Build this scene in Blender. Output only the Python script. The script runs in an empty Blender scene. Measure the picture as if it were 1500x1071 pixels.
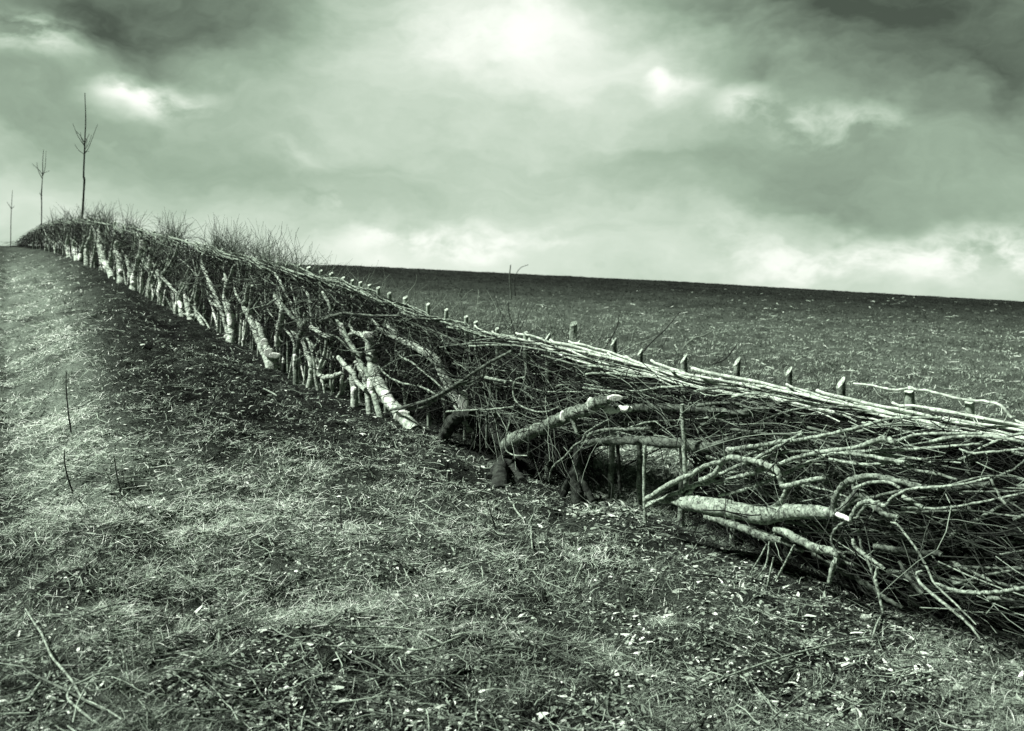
import bpy, math, random
import numpy as np
random.seed(7); rng = np.random.default_rng(11)
S = bpy.context.scene
COL = S.collection
R = math.radians
F_PX, CX, HY, EYE = 1458.0, 750.0, 408.0, 1.6      # focal length in photo pixels, principal column, horizon row, eye height

# ------------------------------------------------------------------ camera
cam = bpy.data.cameras.new('camera'); cam_o = bpy.data.objects.new('camera', cam); COL.objects.link(cam_o)
cam.sensor_width = 36; cam.lens = 36 * F_PX / 1500
cam.shift_y = -(535.5 - HY) / 1500
cam_o.location = (0, 0, EYE); cam_o.rotation_euler = (R(90), 0, 0)
cam.clip_start = 0.1; cam.clip_end = 2000
cam.dof.use_dof = True; cam.dof.focus_distance = 6.6; cam.dof.aperture_fstop = 3.2
S.camera = cam_o

# ------------------------------------------------------------------ world, sun, exposure
SUN_AZ, SUN_EL = -100.0, 50.0                         # degrees: to the left of the view, high
VS = S.view_settings; S.display_settings.display_device = 'sRGB'
VS.view_transform = 'Standard'; VS.look = 'None'; VS.gamma = 1.0; VS.exposure = 1.0
EXPO = 2.0
sun = bpy.data.lights.new('sun', 'SUN'); sun.energy = 5.0; sun.angle = R(7); sun.color = (1.0, 1.0, 0.97)
sun_o = bpy.data.objects.new('sun', sun); COL.objects.link(sun_o)
sun_o.rotation_euler = (R(90 - SUN_EL), 0, R(180) - R(SUN_AZ)); sun_o.location = (-6, -3, 12)

W = bpy.data.worlds.new('World'); S.world = W; W.use_nodes = True
nt = W.node_tree; N = nt.nodes; L = nt.links; N.clear()
def nd(t, **k):
    n = N.new(t)
    for a, b in k.items(): setattr(n, a, b)
    return n
def mth(op, a, b=None, c=None, clamp=False):
    n = nd('ShaderNodeMath', operation=op); n.use_clamp = clamp
    for i, v in enumerate((a, b, c)):
        if v is None: continue
        if isinstance(v, (int, float)): n.inputs[i].default_value = v
        else: L.new(v, n.inputs[i])
    return n.outputs[0]
tc = nd('ShaderNodeTexCoord'); sep = nd('ShaderNodeSeparateXYZ'); L.new(tc.outputs['Generated'], sep.inputs[0])
az = mth('ARCTAN2', sep.outputs[0], sep.outputs[1]); el = mth('ARCSINE', sep.outputs[2])
comb = nd('ShaderNodeCombineXYZ'); L.new(az, comb.inputs[0]); L.new(el, comb.inputs[1])
def noise(vec, scale, detail, rough, sx=1, sy=1, off=0.0, dist=0.0):
    m = nd('ShaderNodeMapping'); m.inputs['Scale'].default_value = (sx, sy, 1); m.inputs['Location'].default_value = (off, off * .7, off)
    L.new(vec, m.inputs[0]); n = nd('ShaderNodeTexNoise'); L.new(m.outputs[0], n.inputs['Vector'])
    n.inputs['Scale'].default_value = scale; n.inputs['Detail'].default_value = detail; n.inputs['Roughness'].default_value = rough
    n.inputs['Distortion'].default_value = dist
    return n
wn = noise(comb.outputs[0], 5.0, 5, .55, 1, 1.6, 3.3)
wv = nd('ShaderNodeVectorMath', operation='SUBTRACT'); L.new(wn.outputs['Color'], wv.inputs[0]); wv.inputs[1].default_value = (.5, .5, .5)
ws = nd('ShaderNodeVectorMath', operation='SCALE'); L.new(wv.outputs[0], ws.inputs[0]); ws.inputs['Scale'].default_value = .26
wa = nd('ShaderNodeVectorMath', operation='ADD'); L.new(comb.outputs[0], wa.inputs[0]); L.new(ws.outputs[0], wa.inputs[1])
WV = wa.outputs[0]
ws2 = nd('ShaderNodeVectorMath', operation='SCALE'); L.new(wv.outputs[0], ws2.inputs[0]); ws2.inputs['Scale'].default_value = .085
wa2 = nd('ShaderNodeVectorMath', operation='ADD'); L.new(comb.outputs[0], wa2.inputs[0]); L.new(ws2.outputs[0], wa2.inputs[1])
WV2 = wa2.outputs[0]
def blob(px, py, sx, sy, vec=None):
    a = math.atan((px - CX) / F_PX); e = math.atan((HY - py) / F_PX * math.cos(a))
    rx, ry = sx / F_PX, sy / F_PX
    m = nd('ShaderNodeMapping'); m.inputs['Scale'].default_value = (1 / rx, 1 / ry, 1); m.inputs['Location'].default_value = (-a / rx, -e / ry, 0)
    L.new(vec or WV, m.inputs[0]); g = nd('ShaderNodeTexGradient', gradient_type='QUADRATIC_SPHERE' if False else 'SPHERICAL'); L.new(m.outputs[0], g.inputs[0])
    s = nd('ShaderNodeMapRange', interpolation_type='SMOOTHSTEP'); L.new(g.outputs['Fac'], s.inputs['Value'])
    return s.outputs[0]
lum = None
BROAD = [  # photo column, row, half widths, lightness added: the big light and dark masses of the cloud deck
 (760, 20, 340, 150, .20), (720, 80, 600, 280, .17), (650, 190, 600, 300, .14), (950, 110, 220, 110, .14), (820, 90, 200, 70, .10), (60, 330, 300, 170, .26), (470, 400, 420, 110, .22), (900, 400, 900, 190, .32), (1400, 430, 500, 170, .12),
 (240, 10, 400, 150, -.38), (1330, -20, 500, 140, -.08), (0, 180, 260, 110, -.12), (300, 200, 300, 130, -.05), (1380, 30, 420, 170, -.28), (1150, -30, 300, 130, -.18), (1480, 120, 250, 110, -.12), (1000, 230, 420, 90, -.05),
 (420, 110, 260, 110, -.10), (1220, 290, 240, 60, -.08), (1440, 340, 110, 60, -.10), (580, 300, 200, 60, -.04)]
for px, py, sx, sy, am in BROAD:
    b = blob(px, py, sx, sy)
    lum = mth('MULTIPLY_ADD', b, am, lum if lum is not None else .47)
lum = mth('MAXIMUM', lum, .15)
n1 = noise(WV2, 2.6, 7, .56, 1.0, 2.3, 1.7)
lum = mth('ADD', lum, mth('MULTIPLY', mth('SUBTRACT', n1.outputs['Fac'], .5), .50))
n3 = noise(WV, 6.5, 9, .6, 1.0, 2.6, 8.4, .4)
lum = mth('ADD', lum, mth('MULTIPLY', mth('SUBTRACT', n3.outputs['Fac'], .5), .34))
WISP = [(70, 62, 90, 40, .5), (22, 45, 60, 34, .3), (236, 152, 95, 34, .6), (200, 136, 50, 20, .3), (965, 105, 26, 18, .35), (1092, 152, 60, 30, .45), (1000, 120, 60, 24, .25), (1160, 170, 50, 24, .25), (1230, 190, 120, 30, .4),
        (470, 290, 60, 28, .22), (620, 352, 170, 34, .34), (1350, 372, 170, 40, .36), (1250, 360, 90, 30, .16), (1430, 400, 110, 26, .2), (560, 335, 60, 20, .2), (700, 370, 90, 24, .25), (440, 225, 50, 30, .15), (1462, 350, 110, 40, .4), (1150, 392, 130, 34, .35), (840, 352, 90, 26, .25), (700, 60, 190, 60, .14), (800, 30, 120, 50, .12), (1370, 225, 60, 24, .15), (1060, 345, 90, 40, .2)]
wsum = None
for px, py, sx, sy, am in WISP:
    wsum = mth('MULTIPLY_ADD', blob(px, py, sx * 1.25, sy * 1.35, WV2), am, wsum if wsum is not None else 0.0)
n2 = noise(WV2, 9.0, 8, .6, 1.0, 1.8, 5.2)
nr = nd('ShaderNodeMapRange'); L.new(n2.outputs['Fac'], nr.inputs['Value']); nr.inputs['From Min'].default_value = .43; nr.inputs['From Max'].default_value = .58
lum = mth('MULTIPLY_ADD', wsum, nr.outputs[0], lum)
lum = mth('MAXIMUM', lum, .085)
# unseen sky overhead and behind the viewer is darkened to cut the fill light
back = nd('ShaderNodeMapRange', interpolation_type='SMOOTHSTEP'); L.new(mth('ABSOLUTE', az), back.inputs['Value'])
back.inputs['From Min'].default_value = .55; back.inputs['From Max'].default_value = 1.4; back.inputs['To Min'].default_value = 0; back.inputs['To Max'].default_value = .42
lum = mth('SUBTRACT', lum, back.outputs[0])
up = nd('ShaderNodeMapRange', interpolation_type='SMOOTHSTEP'); L.new(el, up.inputs['Value']); up.inputs['From Min'].default_value = .30; up.inputs['From Max'].default_value = .75; up.inputs['To Min'].default_value = 1; up.inputs['To Max'].default_value = .16
lum = mth('MULTIPLY', lum, up.outputs[0])
lum = mth('MAXIMUM', mth('MINIMUM', lum, 1.15), .06)
tint = nd('ShaderNodeMix', data_type='RGBA'); tint.inputs['A'].default_value = (.765, 1, .76, 1); tint.inputs['B'].default_value = (.94, 1, .90, 1)
tr = nd('ShaderNodeMapRange'); L.new(lum, tr.inputs['Value']); tr.inputs['From Min'].default_value = .45; tr.inputs['From Max'].default_value = 1.0
L.new(tr.outputs[0], tint.inputs['Factor'])
cl = nd('ShaderNodeVectorMath', operation='SCALE'); L.new(tint.outputs['Result'], cl.inputs[0]); L.new(mth('MULTIPLY', lum, 1.0 / EXPO), cl.inputs['Scale'])
sky = nd('ShaderNodeTexSky', sky_type='NISHITA'); sky.sun_disc = False; sky.sun_elevation = R(SUN_EL); sky.sun_rotation = R(SUN_AZ)
bw = nd('ShaderNodeRGBToBW'); L.new(sky.outputs[0], bw.inputs[0])
skv = nd('ShaderNodeVectorMath', operation='SCALE'); skv.inputs[0].default_value = (.8, 1, .82); L.new(mth('MULTIPLY', bw.outputs[0], .05), skv.inputs['Scale'])
mx = nd('ShaderNodeMix', data_type='RGBA'); mx.inputs['Factor'].default_value = .06; L.new(cl.outputs[0], mx.inputs['A']); L.new(skv.outputs[0], mx.inputs['B'])
bg = nd('ShaderNodeBackground'); L.new(mx.outputs['Result'], bg.inputs['Color']); bg.inputs['Strength'].default_value = 1.0
wo = nd('ShaderNodeOutputWorld'); L.new(bg.outputs[0], wo.inputs['Surface'])

# ------------------------------------------------------------------ materials
def tone(v):
    k = min(1, max(0, (v - .45) / .5)); return (v * (.80 + .14 * k), v, v * (.78 + .12 * k), 1)
def material(name, lo, hi, scale=20, attr=False, bump=.3, bscale=60, rough=.85, stretch=(1, 1, 1), stops=None, spot=None):
    m = bpy.data.materials.new(name); m.use_nodes = True; t = m.node_tree; n = t.nodes; l = t.links
    b = n['Principled BSDF']; b.inputs['Roughness'].default_value = rough; b.inputs['Specular IOR Level'].default_value = .15
    c = n.new('ShaderNodeTexCoord'); mp = n.new('ShaderNodeMapping'); mp.inputs['Scale'].default_value = stretch; l.new(c.outputs['Object'], mp.inputs[0])
    no = n.new('ShaderNodeTexNoise'); no.inputs['Scale'].default_value = scale; no.inputs['Detail'].default_value = 6; no.inputs['Roughness'].default_value = .62; l.new(mp.outputs[0], no.inputs['Vector'])
    rp = n.new('ShaderNodeValToRGB'); e = rp.color_ramp.elements
    e[0].position = .36; e[1].position = .64; e[0].color = tone(lo); e[1].color = tone(hi)
    l.new(no.outputs['Fac'], rp.inputs[0]); out = rp.outputs[0]
    if attr:
        at = n.new('ShaderNodeAttribute'); at.attribute_name = 'tint'
        r2 = n.new('ShaderNodeValToRGB'); e2 = r2.color_ramp.elements
        st = stops or [(0, lo), (1, hi)]
        e2[0].position, e2[1].position = st[0][0], st[-1][0]; e2[0].color = tone(st[0][1]); e2[1].color = tone(st[-1][1])
        for p, v in st[1:-1]: q = e2.new(p); q.color = tone(v)
        l.new(at.outputs['Fac'], r2.inputs[0]); out = r2.outputs[0]
    if spot:   # dark specks: lenticels, scuffs, lichen
        s2 = n.new('ShaderNodeTexNoise'); s2.inputs['Scale'].default_value = spot[0]; s2.inputs['Detail'].default_value = 4; l.new(mp.outputs[0], s2.inputs['Vector'])
        q = n.new('ShaderNodeValToRGB'); q.color_ramp.elements[0].position = spot[1]; q.color_ramp.elements[1].position = spot[1] + .07
        q.color_ramp.elements[0].color = (1, 1, 1, 1); q.color_ramp.elements[1].color = (spot[2],) * 3 + (1,)
        l.new(s2.outputs['Fac'], q.inputs[0])
        mu = n.new('ShaderNodeMix'); mu.data_type = 'RGBA'; mu.blend_type = 'MULTIPLY'; mu.inputs['Factor'].default_value = 1
        l.new(out, mu.inputs['A']); l.new(q.outputs[0], mu.inputs['B']); out = mu.outputs['Result']
    l.new(out, b.inputs['Base Color'])
    if bump:
        bn = n.new('ShaderNodeTexNoise'); bn.inputs['Scale'].default_value = bscale; bn.inputs['Detail'].default_value = 5; l.new(mp.outputs[0], bn.inputs['Vector'])
        bu = n.new('ShaderNodeBump'); bu.inputs['Strength'].default_value = bump; bu.inputs['Distance'].default_value = .01
        l.new(bn.outputs['Fac'], bu.inputs['Height']); l.new(bu.outputs[0], b.inputs['Normal'])
    return m
M = {
 'bark': material('bark', .05, .30, 30, spot=(95, .56, .2), bump=.6, bscale=70),
 'stem': material('stem_bark', .20, .62, 30, spot=(80, .58, .3), bump=.6, bscale=80),
 'bark_pale': material('bark_pale', .10, .46, 30, spot=(80, .56, .22), bump=.5, bscale=80),
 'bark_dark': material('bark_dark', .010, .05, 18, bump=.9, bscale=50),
 'bark_grey': material('bark_grey', .04, .17, 24, spot=(90, .58, .3), bump=.6, bscale=70),
 'cut': material('cut_wood', .66, .92, 30, spot=(60, .63, .55), bump=.4, bscale=90, stretch=(1, 1, .3)),
 'cap': material('sawn_cap', .28, .62, 40, spot=(50, .5, .5), bump=.3),
 'rod': material('hazel_rod_bark', .26, .66, 22, spot=(100, .58, .25), bump=.25, bscale=90, rough=.6),
 'stake': material('stake_bark', .16, .40, 20, spot=(80, .6, .4), bump=.5),
 'sapling': material('sapling_bark', .012, .04, 20),
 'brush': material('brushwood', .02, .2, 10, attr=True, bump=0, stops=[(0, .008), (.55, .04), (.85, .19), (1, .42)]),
 'shoots': material('shoots', .02, .2, 10, attr=True, bump=0, stops=[(0, .015), (.5, .06), (.8, .2), (1, .5)]),
 'grass': material('dry_grass', .02, .2, 10, attr=True, bump=0, stops=[(0, .010), (.3, .05), (.55, .18), (.75, .46), (1, .85)]),
 'leaf': material('leaf_litter', .02, .2, 10, attr=True, bump=0, stops=[(0, .012), (.4, .08), (.7, .3), (1, .8)]),
 'chip': material('stone', .14, .6, 40, spot=(50, .5, .4)),
}

# ------------------------------------------------------------------ terrain as functions of the view column and depth
PXD = np.array([0, 20, 60, 120, 200, 300, 400, 600, 830, 1300, 1500, 1930.]); INV = np.array([.0255, .0262, .030, .041, .053, .067, .081, .102, .125, .172, .192, .238])
def Dh(px): return 1 / np.interp(px, PXD, INV)
TOPX = [20, 30, 60, 90, 120, 150, 180, 220, 260, 300, 340, 380, 420, 460, 500, 530, 560, 590, 620, 650, 680, 700, 730, 770, 800, 850, 900, 940, 1000, 1080, 1150, 1230, 1300, 1400, 1500, 1930]
TOPY = [358, 350, 331, 324, 322, 326, 332, 342, 352, 362, 373, 382, 391, 401, 412, 424, 438, 449, 461, 470, 478, 487, 496, 500, 506, 515, 524, 535, 549, 562, 574, 589, 599, 613, 626, 680]
BASX = [0, 20, 60, 90, 120, 150, 200, 250, 300, 340, 400, 450, 500, 550, 600, 650, 740, 830, 900, 1000, 1100, 1200, 1300, 1440, 1500, 1930]
BASY = [361, 361, 365, 372, 384, 396, 425, 455, 475, 497, 537, 562, 582, 602, 620, 637, 680, 722, 740, 775, 805, 845, 890, 930, 948, 1080]
CRX = [-900, 0, 60, 120, 200, 300, 450, 520, 1000, 1500, 2600]; CRY = [330, 361, 360, 368, 385, 388, 388.5, 390, 414, 443, 500]; CRD = [36, 39, 44, 48, 52, 55, 58, 60, 60, 60, 60]
def top_py(px): return np.interp(px, TOPX, TOPY)
def bas_py(px): return np.interp(px, BASX, BASY)
Z0 = -.25
def knots(px):
    px = np.clip(px, -900, 2600); dh = Dh(px); zh = EYE - dh * (bas_py(px) - HY) / F_PX
    left = np.clip((-px) / 300, 0, 1)
    dc = np.interp(px, CRX, CRD); zc = EYE - dc * (np.interp(px, CRX, CRY) - HY) / F_PX
    dh = np.minimum(dh, dc - 1); 
    return dh, zh, dc, zc
def vnoise(x, y, seed=0):
    xi = np.floor(x).astype(np.int64); yi = np.floor(y).astype(np.int64); fx = x - xi; fy = y - yi
    fx = fx * fx * (3 - 2 * fx); fy = fy * fy * (3 - 2 * fy)
    def h(a, b):
        n = (a * 374761393 + b * 668265263 + seed * 1442695041) & 0xffffffff
        n = ((n ^ (n >> 13)) * 1274126177) & 0xffffffff; return ((n ^ (n >> 16)) & 0xffff) / 65535.0
    return (h(xi, yi) * (1 - fx) + h(xi + 1, yi) * fx) * (1 - fy) + (h(xi, yi + 1) * (1 - fx) + h(xi + 1, yi + 1) * fx) * fy - .5
def rough(x, y):
    fade = 1.0
    return .10 * vnoise(x / 1.1, y / 1.1, 1) + .10 * vnoise(x / .42, y / .42, 2) + .065 * vnoise(x / .16, y / .16, 3) + .03 * vnoise(x / .07, y / .07, 4)
def ground(x, y, fine=True):
    x = np.asarray(x, float); y = np.asarray(y, float); r = np.hypot(x, y) + 1e-6; a = np.arctan2(x, y)
    ac = np.clip(a, -R(47), R(52)); px = CX + F_PX * np.tan(ac); d = r * np.cos(ac)
    dh, zh, dc, zc = knots(px)
    z = np.where(d < dh, Z0 + (zh - Z0) * d / dh, zh + (zc - zh) * (d - dh) / (dc - dh))
    over = np.maximum(d - dc, 0); z = np.where(d > dc, zc - .02 * over - .0016 * np.minimum(over, 60) ** 2 - .05 * np.maximum(over - 60, 0), z)
    # low bank: left of the pale grass line the ground steps down a little
    edge = 95 + 60 * np.sin(d * .9); bank = 1 / (1 + np.exp((px - edge) / 22)) * np.clip((d - 3.5) / 3, 0, 1) * np.clip((20 - d) / 8, 0, 1)
    z = z - .16 * bank
    w = np.clip((np.abs(a) - R(60)) / R(90), 0, 1); z = z * (1 - w) + Z0 * w
    if fine: z = z + rough(x, y) * np.clip(.3 + np.abs(d - dh + .15) / 1.3, .3, 1) * np.clip((dc + 4 - d) / 14, .25, 1)
    return z
def W3(px, py, d):     # a photo pixel at depth d, as a point of the place
    return np.array([(px - CX) / F_PX * d, d, EYE - d * (py - HY) / F_PX])
def Gp(px, py):        # where the sight line meets the ground
    px = np.asarray(px, float); py = np.asarray(py, float); q = (py - HY) / F_PX
    dh, zh, dc, zc = knots(px)
    d1 = (EYE - Z0) / np.maximum((zh - Z0) / dh + q, 1e-4)
    k2 = (zc - zh) / (dc - dh); d2 = (EYE - zh + k2 * dh) / np.maximum(k2 + q, 1e-4)
    d = np.where(d1 < dh, d1, np.clip(d2, dh, dc)); x = (px - CX) / F_PX * d
    return x, d, ground(x, d)

# ------------------------------------------------------------------ mesh helpers
def mk(name, V, Q, mat, parent=None, loc=None, tint=None, smooth=True, T=None, flat_from=None):
    V = np.asarray(V, float); loc = np.array(loc if loc is not None else (0, 0, 0), float)
    me = bpy.data.meshes.new(name); me.vertices.add(len(V)); me.vertices.foreach_set('co', (V - loc).astype(np.float32).ravel())
    Q = np.asarray(Q, np.int32).reshape(-1, 4) if len(Q) else np.zeros((0, 4), np.int32)
    T = np.asarray(T, np.int32).reshape(-1, 3) if T is not None and len(T) else np.zeros((0, 3), np.int32)
    me.loops.add(Q.size + T.size); me.loops.foreach_set('vertex_index', np.concatenate([Q.ravel(), T.ravel()]))
    me.polygons.add(len(Q) + len(T)); me.polygons.foreach_set('loop_start', np.concatenate([np.arange(len(Q)) * 4, Q.size + np.arange(len(T)) * 3]).astype(np.int32))
    sm = np.ones(len(Q) + len(T), bool) if smooth else np.zeros(len(Q) + len(T), bool)
    if smooth and len(T): sm[len(Q):] = False
    me.polygons.foreach_set('use_smooth', sm)
    if tint is not None:
        at = me.attributes.new('tint', 'FLOAT', 'POINT'); at.data.foreach_set('value', np.asarray(tint, np.float32))
    me.update(calc_edges=True); me.materials.append(mat)
    o = bpy.data.objects.new(name, me); COL.objects.link(o)
    if parent is not None: o.parent = parent; o.location = loc - np.array(parent.location)
    else: o.location = loc
    return o
def tag(o, label=None, cat=None, group=None, kind=None):
    if label: o['label'] = label
    if cat: o['category'] = cat
    if group: o['group'] = group
    if kind: o['kind'] = kind
    return o
def empty(name, loc, label, cat, group=None):
    o = bpy.data.objects.new(name, None); COL.objects.link(o); o.location = loc; o.empty_display_size = .1
    return tag(o, label, cat, group)
def spline(P, k=5):
    P = np.asarray(P, float)
    if len(P) < 3:
        t = np.linspace(0, 1, k * 2)[:, None]; return P[0] * (1 - t) + P[-1] * t
    Q = np.vstack([2 * P[0] - P[1], P, 2 * P[-1] - P[-2]]); out = []
    for i in range(len(P) - 1):
        a, b, c, d = Q[i:i + 4]
        for s in range(k):
            t = s / k; out.append(.5 * ((2 * b) + (c - a) * t + (2 * a - 5 * b + 4 * c - d) * t * t + (3 * b - a - 3 * c + d) * t ** 3))
    out.append(P[-1]); return np.array(out)
def tube(P, r, sides=9, knob=.1, caps=True):
    P = np.asarray(P, float); n = len(P); T = np.gradient(P, axis=0); T /= np.linalg.norm(T, axis=1)[:, None] + 1e-9
    ref = np.array([0, 0, 1.]) if abs(T[0][2]) < .8 else np.array([1., 0, 0]); u = np.cross(T[0], ref); u /= np.linalg.norm(u); V = []
    th = np.linspace(0, 2 * np.pi, sides, endpoint=False); ph = rng.random() * 9
    arc = np.concatenate([[0], np.cumsum(np.linalg.norm(np.diff(P, axis=0), axis=1))])
    for i in range(n):
        u = u - T[i] * np.dot(u, T[i]); u /= np.linalg.norm(u) + 1e-9; v = np.cross(T[i], u)
        rr = r[i] * (1 + knob * (vnoise(np.cos(th) * 1.3 + ph, np.sin(th) * 1.3 + arc[i] / (r[i] * 3 + .004), 5) + .5 * vnoise(np.full(sides, ph * 3), np.full(sides, arc[i] / (r[i] * 5 + .004)), 6)) * 1.6)
        V.append(P[i] + np.outer(np.cos(th) * rr, u) + np.outer(np.sin(th) * rr, v))
    V = np.vstack(V); i = np.arange(n - 1)[:, None] * sides; j = np.arange(sides)[None]; j2 = (j + 1) % sides
    Q = np.stack([i + j, i + j2, i + sides + j2, i + sides + j], -1).reshape(-1, 4); Tr = []
    if caps:
        m = len(V); V = np.vstack([V, V[:sides], P[:1], V[(n - 1) * sides:n * sides], P[-1:]])
        for k in range(sides):
            Tr.append((m + (k + 1) % sides, m + k, m + sides)); Tr.append((m + sides + 1 + k, m + sides + 1 + (k + 1) % sides, m + 2 * sides + 1))
    return V, Q, np.array(Tr).reshape(-1, 3)
def join(parts):
    V, Q, T, o = [], [], [], 0
    for v, q, t in parts: V.append(v); Q.append(q + o); T.append(t + o); o += len(v)
    return np.vstack(V), np.vstack(Q), np.vstack(T)
def twigs(P, Rr, sides=4):      # many thin tubes at once: P is count x rings x 3
    n, k, _ = P.shape; T = np.gradient(P, axis=1); T /= np.linalg.norm(T, axis=2)[..., None] + 1e-9
    m = T.mean(1); ref = np.where(np.abs(m[:, 2:3]) < .7, [[0, 0, 1.]], [[1., 0, 0]])[:, None]
    U = np.cross(T, np.broadcast_to(ref, T.shape)); U /= np.linalg.norm(U, axis=2)[..., None] + 1e-9; Vv = np.cross(T, U)
    th = np.linspace(0, 2 * np.pi, sides, endpoint=False)
    V = P[:, :, None] + Rr[..., None, None] * (np.cos(th)[None, None, :, None] * U[:, :, None] + np.sin(th)[None, None, :, None] * Vv[:, :, None])
    base = (np.arange(n)[:, None, None] * k + np.arange(k - 1)[None, :, None]) * sides; j = np.arange(sides)[None, None]; j2 = (j + 1) % sides
    Q = np.stack([base + j, base + j2, base + sides + j2, base + sides + j], -1).reshape(-1, 4)
    return V.reshape(-1, 3), Q
def clamp_depth(px, py, d, r=0):
    for _ in range(400):
        p = W3(px, py, d)
        if p[2] >= float(ground(p[0], p[1], True)) + r * .4 or d < 2: return p
        d -= .015
    return p
def trace(pts, dv=.1, k=5, kinkz=0.0):
    """pixel polyline (px, py, r_px[, extra depth]) -> smooth points and radii standing on the hedge line"""
    P, rr = [], []
    for q in pts:
        d = float(Dh(q[0])) - dv - (q[3] if len(q) > 3 else 0); r = q[2] * d / F_PX
        P.append(clamp_depth(q[0], q[1], d, r)); rr.append(r)
    X = spline(np.column_stack([P, rr]), k + 2); j = np.linalg.norm(np.diff(X[:, :3], axis=0), axis=1).mean()
    X[:, :3] += rng.normal(0, 1, X[:, :3].shape) * np.minimum(X[:, 3:4] * .16, j * .16)
    return X[:, :3], np.maximum(X[:, 3], .0015)

def stubs(P, rr, dense=3.2, lmax=.22):
    out = []; Ltot = np.linalg.norm(np.diff(P, axis=0), axis=1).sum(); n = int(rng.poisson(Ltot * dense))
    for _ in range(n):
        i = int(rng.integers(1, len(P) - 1)); t = P[i + 1] - P[i - 1]; t /= np.linalg.norm(t) + 1e-9; w = np.cross(t, rng.normal(0, 1, 3)); w /= np.linalg.norm(w) + 1e-9
        l = rng.uniform(.02, lmax) * rng.random() ** .6 + .02; dr = w * .8 + t * .6; k = 5; q = np.array([P[i] + w * rr[i] * .5 + dr * l * s + rng.normal(0, .06 * l, 3) * s + np.array([0, 0, .25 * l * s * s]) for s in np.linspace(0, 1, k)])
        r0 = min(rr[i] * .45, rng.uniform(.0018, .0042)); out.append(tube(q, np.linspace(r0, r0 * .5, k), 5, .1))
    return out
def nodes(P, rr, amp=.16):
    arc = np.concatenate([[0], np.cumsum(np.linalg.norm(np.diff(P, axis=0), axis=1))]); k = np.ones(len(rr)); c = rng.uniform(.05, .2)
    amp = amp * .65 if np.max(rr) < .018 else .035
    while c < arc[-1]: k += amp * rng.uniform(.3, 1.3) * np.exp(-((arc - c) / .02) ** 2); c += rng.uniform(.12, .3)
    return rr * k

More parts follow.
